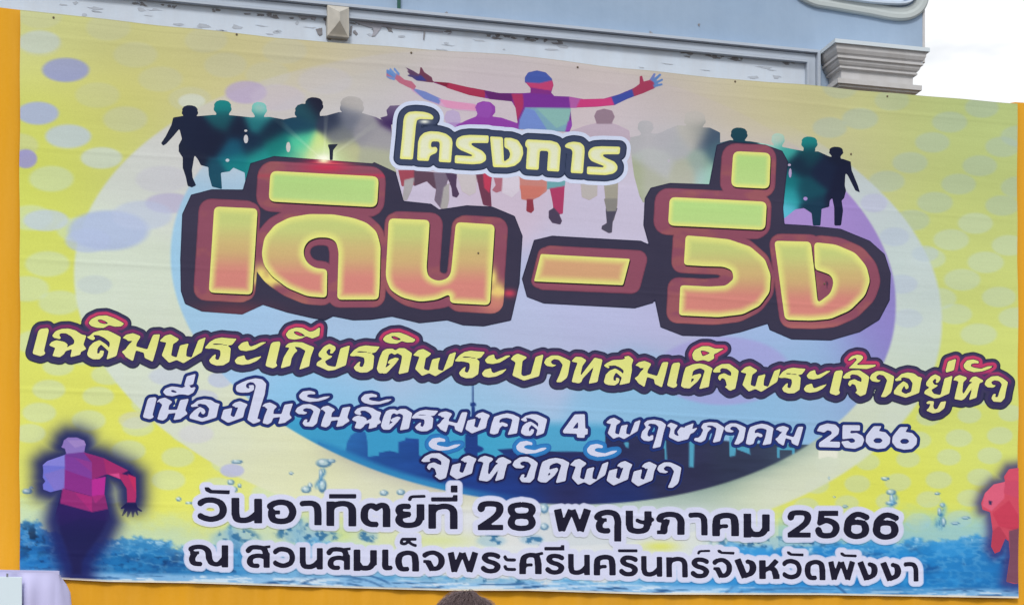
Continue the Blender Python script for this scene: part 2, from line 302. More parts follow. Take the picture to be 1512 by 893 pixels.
# ------------------------------------------------------------------ letter shapes
# brush lettering: outlines, ';' separates pieces, '-' marks a counter
BR = {
'e': '135,243 150,228 205,222 212,240 175,395 188,403 180,420 150,432 95,415 92,405 130,260',
'ฉ': '238,278 265,245 310,228 360,226 410,240 455,270 490,278 468,345 490,378 448,400 447,420 370,440 385,375 335,390 358,358 398,340 402,315 380,285 340,262 300,262 290,275 305,295 298,306 250,295;215,350 235,325 270,312 330,325 355,345 345,368 385,356 385,378 335,395 330,412 295,440 240,430 262,370 235,360',
'ล': '493,290 515,283 545,255 600,240 650,242 695,262 748,290 742,320 715,430 640,458 662,375 665,330 630,300 585,278 540,275 560,300 545,315 520,308;497,415 515,360 545,330 590,312 640,345 668,378 660,400 640,380 600,345 575,375 572,412 590,410 592,388 625,392 615,430 590,455 540,455 505,435',
'i': '508,185 530,155 580,132 640,128 700,150 772,188 750,210 700,212 660,200 620,222 570,220 530,208;-572,162 600,158 640,175 655,190 620,192 590,182',
'ม': '762,298 790,273 840,262 893,282 895,292 870,330 862,358 945,380 980,290 990,272 1040,270 1015,370 985,470 925,442 920,405 862,388 840,467 785,435 778,420 755,398 785,380 805,350 838,318 800,320 795,308',
'พ': '1038,318 1080,278 1120,268 1185,305 1165,325 1140,340 1125,425 1165,440 1190,350 1255,335 1240,380 1235,430 1275,440 1325,310 1380,290 1350,400 1215,483 1165,458 1110,480 1055,425 1090,330 1060,325',
'ร': '12,270 50,225 90,200 140,190 180,195 250,200 215,245 190,250 150,240 90,235 65,242 120,262 45,275;30,268 65,244 130,245 180,250 205,270 200,330 195,370 150,398 100,400 60,385 45,360 75,325 100,310 90,350 115,358 130,320 128,285 90,275',
'a': '260,260 290,228 335,215 340,245 355,258 400,240 430,225 475,222 430,250 380,280 320,292 275,285;235,365 260,335 310,322 315,350 330,362 382,342 440,327 400,365 350,388 290,397 250,388',
'ก': '608,262 635,235 680,225 740,228 790,250 828,265 800,340 790,405 715,430 740,350 762,290 720,265 680,260 705,290 680,310 660,345 650,400 578,420 600,340 630,290 645,268',
'I': '615,170 640,135 690,118 740,122 790,150 820,145 868,113 862,180 810,200 765,182 735,198 680,208 635,200;-670,150 700,146 740,165 760,182 720,182 690,170',
'ย': '860,310 880,285 900,260 940,240 985,262 985,285 960,315 940,310 950,290 940,275 915,300 930,325 965,330 950,345 905,370 925,400 960,408 985,410 1020,275 1090,252 1060,400 1020,415 975,435 930,440 842,400 850,375 890,350 860,335',
'ต': '1290,425 1312,345 1335,295 1365,280 1410,278 1430,292 1455,275 1500,275 1556,312 1540,380 1526,450 1451,465 1475,370 1480,330 1445,312 1425,325 1400,310 1380,325 1362,400 1330,460 1305,455;1345,425 1395,390 1370,385 1385,360 1430,342 1460,350 1430,390 1365,458 1330,460',
'บ': '878,308 900,280 930,266 995,290 995,300 965,320 955,420 975,430 1025,415 1060,290 1118,272 1085,430 975,462 890,425 915,330 890,315',
'า': '1125,335 1140,305 1180,282 1230,282 1275,300 1318,322 1300,420 1290,445 1250,475 1212,475 1238,420 1262,350 1235,315 1200,308 1175,325 1185,345 1220,352 1190,365 1145,358',
'ว': '1103,430 1120,390 1170,355 1230,350 1280,375 1322,410 1300,500 1290,560 1255,598 1185,592 1165,560 1185,520 1210,518 1200,552 1225,550 1240,500 1265,430 1240,400 1195,392 1165,410 1180,435 1215,440 1185,462 1130,458',
'ท': '-81,225 -50,192 -5,195 32,218 15,240 0,260 -15,330 90,198 150,212 120,330 112,372 45,385 75,290 85,262 0,350 -5,370 -25,382 -80,372 -60,300 -35,235 -60,232',
'ส': '158,250 185,228 225,208 290,205 318,196 303,184 340,176 376,205 362,245 365,280 348,378 272,395 300,310 305,285 275,262 240,248 190,252 210,268 190,270;160,370 175,315 205,285 245,270 285,295 312,322 305,350 280,330 250,300 232,330 230,360 250,362 245,335 275,345 270,375 240,398 195,395 168,385',
'ด': '735,400 755,310 770,262 820,240 870,232 920,242 970,268 955,320 942,405 870,422 895,340 912,285 880,268 850,275 825,290 812,360 800,415 760,415;785,400 840,345 812,345 825,320 880,305 888,322 860,365 800,417 770,415',
'8': '818,165 835,135 890,108 940,108 985,125 1053,125 1000,155 975,165 980,195 940,217 900,205 850,215 825,200;-878,140 905,140 950,155 930,165 895,180',
'จ': '972,295 998,262 1040,240 1095,238 1130,262 1165,288 1155,350 1140,420 1100,436 1062,405 1080,395 1075,352 1088,318 1108,330 1110,300 1080,275 1040,270 1025,285 1038,300 990,303;1012,345 1022,318 1060,305 1095,325 1110,400 1080,400 1065,350 1040,340 1030,365',
'2m': '965,268 1000,230 1050,215 1095,222 1108,245 1085,275 1040,310 1225,308 1215,325 1140,348 970,340 1000,315 1050,260 1030,245 1000,262 975,272',
'อ': '258,385 285,370 320,335 380,320 440,330 475,358 515,370 505,400 485,510 420,535 360,555 250,520 252,490 290,440 340,400 380,425 390,455 375,480 355,470 350,440 330,470 320,498 360,520 410,500 425,420 395,378 340,365 310,378 335,392 270,402',
'u': '555,605 580,588 630,592 622,640 635,665 660,660 690,598 742,590 725,655 680,690 620,702 555,675 580,655 598,615 565,618',
't': '745,300 765,215 835,190 815,295 750,318',
'ห': '808,395 830,360 870,343 935,365 938,380 905,410 895,500 905,520 960,430 990,410 955,405 985,365 1020,355 1092,395 1085,410 1055,420 1040,480 1025,555 955,578 980,490 985,465 920,560 890,580 820,568 840,480 860,405 835,395',
'h': '908,245 940,205 1000,195 1050,212 1050,235 1010,232 980,240 975,262 1010,275 1070,285 1130,262 1185,258 1150,285 1080,310 1000,318 940,300 912,275',
'น': '262,335 290,305 340,293 400,325 405,335 378,360 368,405 450,405 480,315 558,303 530,385 525,410 548,440 490,478 488,485 418,498 440,430 370,440 355,480 320,503 270,490 290,420 318,355 300,345 290,330',
'U': '322,240 345,210 400,190 450,195 500,205 535,185 570,183 572,205 622,195 600,245 555,270 510,262 470,262 410,280 350,272;-390,225 415,220 460,245 440,250 400,242',
'ง': '955,368 985,340 1030,326 1100,355 1075,400 1062,460 1058,475 925,525 862,485 885,405 962,388 945,460 980,475 1010,400 1018,378 990,385 985,372',
'ใ': '998,215 1005,180 1050,155 1110,130 1180,115 1240,125 1278,165 1265,260 1220,400 1195,490 1225,495 1220,515 1160,535 1105,498 1130,400 1165,260 1185,185 1165,155 1130,148 1095,165 1090,195 1110,212 1128,205 1115,180 1165,178 1165,222 1120,245 1050,247 1010,238',
'ค': '540,345 560,260 580,205 640,185 690,175 740,185 795,212 785,260 770,345 692,358 720,290 735,225 690,212 650,215 625,230 620,260 645,250 690,265 695,285 670,290 650,278 625,300 610,345 575,355',
'4': '1168,325 1270,185 1355,182 1358,305 1380,308 1378,355 1352,358 1352,385 1288,382 1288,350 1170,345;-1250,305 1300,240 1298,305',
'ฤ': '470,200 500,175 560,168 620,180 660,210 640,270 610,400 542,415 570,330 598,230 570,205 520,200 500,215 530,230 505,265 497,300 515,318 530,303 550,300 548,340 510,353 465,345 443,320 455,270 490,235',
'ษ': '670,222 705,190 765,215 735,255 732,290 760,310 810,290 825,225 898,195 885,250 935,232 900,275 870,290 850,335 765,357 688,318 705,250 700,230;760,270 790,230 820,235 830,260 800,300 770,300',
'ภ': '965,235 985,200 1040,190 1100,195 1162,235 1140,300 1125,350 1062,365 1085,300 1098,240 1060,218 1020,218 1010,230 1055,240 1020,275 1000,340 960,362 905,345 910,325 945,322 965,300 985,255',
'2': '565,210 590,165 650,145 720,155 752,190 745,235 665,300 758,302 755,350 582,345 585,310 690,235 690,212 655,200 625,222 590,212',
'5': '782,158 928,160 928,205 848,205 845,230 900,225 950,250 965,285 945,335 885,360 800,350 768,300 830,292 850,312 885,305 890,285 865,268 780,278',
'6': '1048,168 1115,168 1090,210 1150,220 1190,265 1185,315 1145,355 1080,362 1015,345 980,300 985,250 1010,215;-1042,290 1065,268 1105,268 1128,290 1105,312 1062,312',
}
# sans lettering: centre lines, c = curve, l = straight, optional pen width
W6, H6, W7, H7 = 58, 42, 50, 35
SN = {   # name: (vertical pen, horizontal pen, strokes)
'ว': (W6, H6, 'c 160,214 205,190 262,187 320,207 345,256 325,305 262,327 205,320 160,300'),
'น': (W6, H6, 'l 434,171 434,300;c 434,285 448,325 495,335 545,322 600,280;l 598,178 598,357'),
'อ': (W6, H6, 'c 668,238 715,210 772,203 825,220 852,272 828,325 772,343 715,335 693,310 690,265;l30 664,277 755,277;l28 740,264 740,292'),
'า': (W6, H6, 'c 905,212 950,208 1000,212 1030,240 1036,295;l 1036,280 1036,372'),
'ท': (W6, H6, 'l 1130,195 1130,377;c 1125,270 1150,230 1205,212 1260,218 1288,250 1291,305;l 1291,290 1291,380'),
'i': (36, 32, 'l 1120,160 1320,160'),
'ต': (W6, H6, 'c 85,416 30,412 -5,385 -12,340 0,295 40,275 88,297;c 70,297 110,274 142,280 154,315 154,350;l 154,335 154,436'),
'ย': (W6, H6, 'c 322,282 265,282 245,305 258,333 325,343;c 300,345 255,358 245,390 275,418 330,422 375,408 400,365;l 400,264 400,385'),
'x': (28, 26, 'c 322,243 335,217 380,212 440,210'),
'I': (34, 32, 'l 478,232 672,232;l 655,200 655,248'),
't': (50, 50, 'l 647,130 647,182'),
'2': (W6, H6, 'c 840,305 858,270 912,262 970,272 982,310 950,360 840,436;l40 818,438 1008,438'),
'8': (W6, H6, 'c 1140,262 1075,275 1060,308 1085,342 1140,350 1195,342 1220,308 1205,275 1140,262;c 1140,350 1080,362 1060,402 1082,435 1140,445 1198,435 1220,402 1200,362 1140,350'),
'พ': (60, 44, 'l 112,150 148,328;l48 145,325 215,155;l48 227,155 288,325;l 285,328 342,150'),
'ฤ': (W6, H6, 'c 388,222 425,192 485,181 540,195 563,240 563,300;l 563,280 563,398;l28 400,238 475,238;c 436,240 414,270 420,305 450,318 492,318'),
'ษ': (W6, H6, 'l 652,168 652,280;c 652,260 665,308 720,322 775,310 798,265;l 798,172 798,280;c30 708,238 748,254 800,250 840,232'),
'ภ': (W6, H6, 'c 866,232 890,202 945,190 1005,200 1035,240 1036,300;l 1036,285 1036,348;l26 878,243 950,243;c 925,245 908,280 905,325;l30 850,328 915,328'),
'ค': (W6, H6, 'l 1298,358 1298,265;c 1298,285 1308,225 1368,205 1425,220 1438,285;l 1438,260 1438,358;c30 1305,325 1320,295 1345,285 1380,284'),
'ม': (W6, H6, 'l 118,190 118,366;c 120,300 150,335 185,343 225,336 257,300;l 257,195 257,320'),
'5': (60, 42, 'l40 655,187 798,187;l50 660,170 650,262;c 632,262 700,240 762,262 782,302 755,345 700,355 655,345 630,308'),
'6': (W6, H6, 'c 932,250 880,262 862,308 885,345 932,360 985,345 1003,308 985,262 932,250;c 864,310 872,245 915,200 960,194 1022,220'),
'ณ': (W7, H7, 'c 96,548 130,530 190,530 230,560 240,615 262,650 310,655 358,610;l 357,515 357,682;l24 96,572 165,572;c 132,574 112,615 128,650 182,657'),
'ส': (W7, H7, 'c 512,560 545,532 600,530 642,545 662,595;l 662,570 662,687;l22 620,532 692,524;c 662,606 600,594 548,605 530,640 552,668 600,672'),
'e': (54, H7, 'l 145,598 145,715;c 143,690 150,736 200,737'),
'ด': (W7, H7, 'c 310,742 260,738 240,692 252,642 305,622 352,640 363,700;l 363,680 363,760'),
'8m': (24, 24, 'l 258,526 375,526;c 262,528 256,556 285,562 312,548 340,566 372,578'),
'จ': (W7, H7, 'c 420,644 455,624 505,622 548,655 552,705 522,740 478,745;l 485,755 450,688;l24 414,688 465,688'),
'ร': (W7, H7, 'c 975,652 935,636 885,635 862,658 885,682 935,698 963,722 940,753 885,756 842,732'),
'a': (30, 26, 'c 1010,644 1025,668 1060,672 1098,672;c 1010,720 1025,742 1060,746 1098,746'),
'ศ': (W7, H7, 'l 1146,780 1146,695;c 1146,720 1158,660 1205,640 1250,655 1262,720;l 1262,695 1262,780;c24 1155,745 1170,718 1190,712 1215,712;l22 1235,640 1298,626'),
'ง': (52, H7, 'l 45,522 100,672;c 116,540 150,556 160,595 145,635 95,660'),
'ห': (W7, H7, 'l 230,525 230,678;c 232,612 285,590 318,610 332,665;l 332,640 332,678;l40 275,600 338,526'),
}
def catmull(P, n=6):
    P = np.asarray(P, float); Q = np.vstack([2 * P[0] - P[1], P, 2 * P[-1] - P[-2]]); out = []
    for k in range(1, len(Q) - 2):
        a, b_, c, d = Q[k - 1:k + 3]
        for t_ in np.arange(n) / n:
            out.append(.5 * (2 * b_ + (c - a) * t_ + (2 * a - 5 * b_ + 4 * c - d) * t_ ** 2 + (3 * b_ - a - 3 * c + d) * t_ ** 3))
    out.append(P[-1]); return np.array(out)
def stroke_polys(W, H, txt):
    res = []
    for part in txt.split(';'):
        k, rest = part.split(' ', 1); P = pl(rest); ww, hh = (W, H) if len(k) == 1 else (float(k[1:]),) * 2
        if k[0] == 'c': P = catmull(P)
        d = np.gradient(P, axis=0); ln = np.linalg.norm(d, axis=1, keepdims=True); d = d / np.maximum(ln, 1e-9)
        w = np.sqrt((ww * d[:, 1]) ** 2 + (hh * d[:, 0]) ** 2) / 2
        nn = np.stack([-d[:, 1], d[:, 0]], 1) * w[:, None]
        Lp, Rp = P + nn, P - nn
        for q in range(len(P) - 1): res.append((1, np.array([Lp[q], Lp[q + 1], Rp[q + 1], Rp[q]])))
        if k[0] == 'c':
            for q in range(1, len(P) - 1):
                an = np.linspace(0, 2 * math.pi, 9)[:-1]; r = w[q] * .985
                res.append((1, P[q] + np.stack([np.cos(an), np.sin(an)], 1) * r))
    return res
def brush_polys(txt):
    res = []
    for part in txt.split(';'):
        s_ = 1
        if part[0] == '-' and part.count(',') and not part.startswith('-81'): s_ = -1; part = part[1:]
        res.append((s_, rnd(pl(part), 7, 3)))
    return res
GL = {('b', k): brush_polys(v) for k, v in BR.items()}
GL.update({('s', k): stroke_polys(*v) for k, v in SN.items()})
def place(kind, ch, view, bb):
    ps = GL[(kind, ch)]; al = np.concatenate([p for s_, p in ps if s_ > 0]); lo, hi = al.min(0), al.max(0)
    bb = np.array(bb, float); a, c = tv(view, bb[:2]), tv(view, bb[2:])
    sc = (c - a) / np.maximum(hi - lo, 1e-6)
    return [(s_, a + (p - lo) * sc) for s_, p in ps]
def parse_line(kind, txt):
    out = []
    for w in txt.split('|'):
        ch, view, bb = w.split(); out.append((ch, place(kind, ch, view, [float(q) for q in bb.split(',')])))
    return out
LINE3 = parse_line('b', 'e A 92,222,212,432|ฉ A 215,225,490,440|ล A 495,238,748,456|i A 508,128,772,222|ม A 755,260,1040,470|พ A 1038,268,1380,482|'
 'ร B 12,190,250,400|a B 235,218,475,395|e B 465,220,575,420|ก B 578,225,825,430|I B 615,115,870,208|ย B 842,240,1090,440|ร B 1088,252,1312,455|'
 'ต x 556,514,608,552.5|i x 564.9,491,613.3,507.7|พ C 150,228,470,430|ร C 460,240,685,445|a C 662,268,882,440|บ C 878,262,1120,462|า C 1125,275,1320,475|'
 'ท D -81,184,148,385|ส D 158,178,378,398|ม D 388,215,640,410|e D 632,225,728,415|ด D 735,232,970,422|8 D 818,105,1055,218|จ D 972,235,1165,435|'
 'พ D 1180,252,1475,443|ร E 315,335,572,578|a E 553,358,808,572|e E 795,360,918,597|จ E 915,360,1165,605|2m E 965,215,1230,350|า F 22,305,252,550|'
 'อ F 248,318,515,555|ย F 535,335,802,562|u F 555,585,742,702|t F 738,190,838,318|ห F 808,342,1092,580|h F 908,195,1185,315|ว F 1103,350,1322,598')
LINE4 = parse_line('b', 'e G 135,290,258,492|น G 262,295,558,505|U G 322,183,622,280|t G 520,75,622,188|อ G 568,308,845,515|ง G 862,328,1105,525|ใ G 998,115,1278,535|'
 'น x 387,594,432,626|ว H 165,230,395,438|h H 200,105,485,208|น H 395,245,675,445|ฉ H 690,255,960,460|h H 775,132,1060,235|ต H 960,275,1248,472|ร H 1243,283,1490,482|'
 'ม I 88,158,348,338|ง I 332,165,540,345|ค I 540,175,795,358|ล I 805,183,1030,368|4 I 1168,182,1380,385|พ J 145,155,440,335|ฤ J 445,170,660,415|ษ J 670,195,935,355|'
 'ภ J 905,190,1162,365|า J 1165,200,1348,380|ค x 1102,625,1142.5,656.5|ม K 205,165,442,335|2 K 562,145,758,350|5 K 770,158,965,360|6 K 980,168,1190,362|6 K 1208,175,1420,368')
LINE5 = parse_line('b', 'จ L 152,198,438,465|ง L 442,222,708,460|ห L 722,225,1062,482|ว L 1075,235,1328,495|ด x 793.5,676,839.6,712.7|พ M 285,258,672,518|'
 'ง M 658,278,915,522|ง M 910,285,1165,530|า M 1172,290,1415,545')
MARK5 = parse_line('b', 'h L 225,40,548,172|h L 1112,75,1425,205|h M 455,105,765,235')
LINE6 = parse_line('s', 'ว Q 155,165,373,348|น Q 405,170,630,358|อ Q 663,182,882,365|า Q 903,190,1066,372|ท Q 1100,192,1320,380|i Q 1120,143,1320,176|'
 'ต R -39,255,182,436|ย R 215,262,430,442|x R 308,198,440,245|ท R 458,262,672,450|I R 478,200,672,248|t R 622,130,672,182|2 R 815,243,1008,458|8 R 1035,250,1243,465|'
 'พ S 85,150,365,330|ฤ S 385,160,592,398|ษ S 623,168,838,342|ภ S 850,175,1065,348|า S 1090,180,1235,352|ค S 1268,182,1468,358|ม T 90,190,285,368|'
 '2 T 415,163,595,368|5 T 622,168,808,375|6 T 835,175,1030,380|6 T 1052,180,1248,385')
LINE6.append(('h', [(1, tv('Q', pl('208,92 240,92 262,112 395,115 392,145 250,138 215,120')))]))
LINE7 = parse_line('s', 'ณ Q 88,512,382,680|ส Q 508,515,692,685|ว Q 708,528,872,685|น Q 905,532,1075,695|ส Q 1100,530,1280,700|ม R -89,598,82,755|e R 118,598,198,752|'
 'ด R 215,605,390,760|8m R 248,512,375,582|จ R 412,605,578,760|พ R 598,612,822,770|ร R 838,618,985,775|a R 1003,640,1098,758|ศ R 1120,615,1298,780|ร S 20,488,165,645|'
 'I S 15,425,165,465|น S 192,490,355,648|ค S 383,495,548,650|ร S 572,500,715,658|i S 565,455,712,478|น S 738,505,895,660|ท S 925,510,1085,665|ร S 1105,515,1245,672|'
 'x S 1155,458,1255,495|จ S 1268,518,1415,672|ง T 20,520,185,675|ห T 205,525,358,678|ว T 378,525,525,680|ด T 545,532,702,685|พ T 722,538,925,688|ง T 940,540,1092,690|'
 'ง T 1110,545,1265,695|า T 1283,548,1392,695')
_m = pl('208,92 240,92 262,112 395,115 392,145 250,138 215,120')
for (v_, b0, b1, b2, b3) in (('S', 1305, 458, 1435, 495), ('T', 412, 470, 540, 508), ('T', 812, 478, 938, 515)):
    q_ = (_m - _m.min(0)) / (_m.max(0) - _m.min(0)); LINE7.append(('h', [(1, tv(v_, q_ * (b2 - b0, b3 - b1) + (b0, b1)))]))
# rounded display lettering traced letter by letter
HEAD = [   # (view, outline, corner radius, shift of its brown block, block width)
 ('เ', 'P', '228,292 448,302 420,738 200,727', 26, (-11, 0), 12),
 ('ิ', 'P', '512,113 1061,142 1052,297 503,266', 34, (-4, 0), 15),
 ('ด', 'P', '468,530 482,450 535,385 610,347 710,330 830,332 930,350 1000,375 1050,420 1070,495 1064,700 1058,765 850,765 858,520 845,470 810,450 750,448 705,465 682,500 680,540 700,580 740,605 800,610 797,755 700,747 600,705 520,645 480,590', 22, (-2, 0), 12),
 ('น', 'p', '185,353 392,362 375,610 385,650 430,672 480,660 500,630 525,372 723,384 697,792 493,782 495,735 430,765 340,776 250,755 190,715 168,650', 26, (8, 1), 12),
 ('-', 'X', '108,488 475,508 447,616 80,600', 5, (13, 0), 13),
 ('ิ', 'Y', '-143,254 257,274 250,390 -150,371', 24, (-8, 0), 14),
 ('่', 'Y', '118,66 272,74 268,220 110,212', 26, (-4, 1), 13),
 ('ว', 'Y', '-77,412 0,418 100,428 190,458 250,510 274,575 270,645 230,700 160,735 60,747 -104,740 -98,616 20,622 90,618 122,590 115,555 80,540 0,538 -84,533', 14, (-7, 0), 12),
 ('ง', 'Y', '288,434 438,438 468,690 520,650 532,605 520,575 480,560 455,552 452,440 540,450 620,485 665,540 680,600 660,660 600,720 520,755 440,762 334,758', 18, (4, 1), 12),
]
HEAD_DARK = [('P', '110,232 215,205 372,207 410,75 530,38 760,55 1030,75 1037,68 1147,120 1187,265 1327,280 1367,308 1507,287 1637,293 1752,340 1792,440 1777,680 1732,870 1594,900 1488,895 1407,870 1267,885 1127,852 1020,868 930,870 830,850 790,870 730,860 600,830 475,790 370,838 165,823 80,785 58,720 55,560 65,330'),
 ('X', '80,430 155,412 520,433 600,470 640,600 570,690 495,712 120,692 50,665 30,590'),
 ('Y', '-231,440 -251,370 -246,260 -221,215 -141,195 20,201 50,40 100,25 250,40 320,65 345,110 325,300 330,365 420,370 560,385 680,435 740,490 765,570 762,680 720,760 640,810 520,845 360,840 270,800 262,775 150,810 60,828 -90,825 -181,790 -206,665 -200,600')]
TITLE = [('N', '192,608 215,400 228,240 240,195 275,165 340,157 420,163 480,180 510,205 508,236 430,232 385,230 355,240 345,290 330,450 314,614'),
 ('N', '354,622 365,450 380,400 420,360 480,345 560,350 630,370 680,410 690,450 673,642 558,636 570,460 560,442 500,440 488,455 485,500 535,492 549,515 538,550 500,565 475,580 463,628'),
 ('N', '720,450 735,410 780,388 850,380 1032,385 1028,456 880,455 860,465 890,490 970,530 1005,570 1005,620 960,650 880,658 708,648 712,572 870,582 880,572 760,520 725,490'),
 ('O', '-98,367 15,374 25,590 70,560 82,520 65,480 30,465 28,378 90,380 150,400 190,460 196,520 170,585 120,625 50,640 -72,638'),
 ('O', '228,392 440,402 500,420 528,465 512,674 405,668 418,500 405,492 350,490 342,500 330,660 218,654 232,465 213,452 213,420'),
 ('O', '560,445 590,420 640,410 700,418 735,450 738,500 722,690 614,684 632,500 620,475 600,470 570,462'),
 ('O', '768,510 785,475 820,455 890,450 1052,455 1045,520 905,520 895,530 920,550 1000,585 1028,620 1025,660 990,690 920,703 757,696 760,628 905,635 912,625 800,580 775,550')]

# ------------------------------------------------------------------ printed figures (outline, ink)
def tr(view, txt): return tv(view, pl(txt))
def ell(cx, cy, rx, ry, n=18, view='x'):
    an = np.linspace(0, 2 * math.pi, n + 1)[:-1]; return tv(view, np.stack([cx + rx * np.cos(an), cy + ry * np.sin(an)], 1))
def head(cx, cy, rx, ry, n=0, view='x'):
    s_ = [(-.62, 1.25), (-.60, .80), (-.82, .42), (-1.0, .22), (-1.02, -.05), (-.94, -.22), (-.98, -.5), (-.74, -.86), (-.3, -1.03), (.25, -1.0), (.7, -.84), (.97, -.46), (.93, -.2), (1.03, -.02), (1.0, .24), (.84, .44), (.62, .82), (.66, 1.25)]
    return tv(view, np.array([(cx + x * rx, cy + y * ry) for x, y in s_]))
CROWD = [(1, tr('a', '690,470 740,462 790,465 850,460 925,462 1000,470 1075,468 1130,478 1165,470 1300,462 1350,448 1440,450 1500,468 1560,500 1580,800 1100,760 980,760 975,690 930,670 915,685 880,690 885,755 845,745 832,700 830,668 800,660 790,640 775,620 765,680 768,710 782,740 765,748 748,742 740,705 728,670 728,630 712,605 712,580 725,555 715,515 690,545 662,575 650,582 642,572 660,545 683,500')),
 (1, head(757, 450, 32, 28, view='a')), (1, head(887, 435, 35, 33, view='a')), (1, head(1033, 440, 30, 30, view='a')), (1, head(1215, 452, 40, 36, view='a')),
 (1, head(1252, 424, 36, 34, view='a')), (1, head(1403, 430, 47, 44, view='a')), (1, ell(1403, 470, 35, 25, view='a')), (1, ell(887, 462, 26, 18, view='a')), (1, ell(757, 472, 20, 14, view='a')),
 (-1, ell(980, 556, 9, 18, 10, view='a')), (-1, ell(979, 523, 7, 5, 8, view='a')), (-1, ell(906, 641, 8, 7, 8, view='a')), (-1, ell(1149, 588, 9, 22, 8, view='a')),
 (1, tr('b', '-10,480 60,470 130,500 180,540 230,690 200,720 -10,700')), (1, tr('b', '165,470 195,462 190,440 205,422 250,420 250,500 190,495')),
 (1, tr('b', '1160,548 1200,540 1225,528 1290,538 1310,515 1360,505 1480,510 1520,530 1520,770 1240,780 1215,810 1200,780 1180,700')),
 (1, head(1225, 508, 31, 27, view='b')), (1, head(1420, 482, 42, 38, view='b')),
 (1, tr('c', '-20,545 60,530 130,500 210,505 290,530 300,570 340,560 420,565 560,590 600,598 640,605 690,605 735,625 790,635 820,645 825,680 850,740 858,768 840,760 810,700 800,690 798,740 803,760 795,790 785,800 790,840 782,900 755,900 755,830 748,790 738,800 735,825 705,833 700,900 670,900 665,850 635,830 600,835 570,860 550,875 550,700 260,740 -20,720')),
 (1, head(375, 540, 33, 29, view='c')), (1, head(530, 560, 26, 26, view='c')), (1, head(655, 575, 32, 28, view='c')), (1, head(762, 608, 28, 21, view='c')), (1, ell(762, 624, 18, 14, view='c')), (1, ell(655, 598, 24, 14, view='c')),
 (-1, ell(580, 690, 6, 20, 8, view='c')), (-1, ell(576, 658, 7, 5, 8, view='c')), (-1, ell(641, 792, 9, 8, 8, view='c')), (-1, ell(97, 640, 5, 7, 8, view='c'))]
CROWD_PTS = [(250, 205, '#1a2238'), (275, 190, '#17203a'), (285, 250, '#1a2138'), (300, 200, '#161e38'), (320, 205, '#151d36'), (328, 178, '#15505c'), (328, 155, '#167f80'), (350, 190, '#141f38'), (383, 160, '#5fc4b8'), (380, 178, '#1f6f78'),
 (400, 195, '#12283f'), (370, 215, '#132a44'), (350, 240, '#127a80'), (315, 262, '#164a60'), (380, 235, '#1c8c88'), (345, 222, '#11506a'), (440, 185, '#174058'), (450, 165, '#1f4a58'), (466, 153, '#1b1d33'), (410, 215, '#147a76'), (425, 235, '#35a08c'),
 (445, 212, '#4fc49c'), (470, 220, '#cde08c'), (480, 235, '#f3f8e2'), (490, 180, '#2f3850'), (500, 200, '#74787c'), (522, 150, '#aaa6a4'), (515, 175, '#6b7080'), (540, 190, '#8f8e96'), (560, 205, '#9a989e'), (555, 235, '#a7aa94'), (505, 225, '#b4b68e'), (577, 172, '#3a2458'),
 (985, 205, '#a9a9b0'), (955, 190, '#adadb2'), (975, 240, '#b0b6b4'), (1000, 215, '#a4a8ac'), (1026, 172, '#b6b3ae'), (1018, 200, '#b3b1a8'), (1030, 195, '#8c8f8a'), (1045, 205, '#42546a'), (1055, 225, '#4a6878'), (1035, 240, '#88a294'), (1010, 255, '#a9b096'), (1045, 258, '#9ac4b8'), (960, 265, '#a3aa90'),
 (1090, 200, '#184250'), (1090, 220, '#14384c'), (1148, 205, '#9fd0c4'), (1160, 220, '#3aa09a'), (1193, 207, '#188080'), (1195, 230, '#12404e'), (1180, 245, '#132a40'), (1215, 250, '#17223e'), (1234, 225, '#151c34'), (1250, 260, '#151b36'), (1165, 268, '#137078'), (1165, 290, '#2a98a0'), (1155, 310, '#5bb8d0'), (1190, 280, '#124858'), (1200, 310, '#14354c'), (1237, 310, '#161c38')]
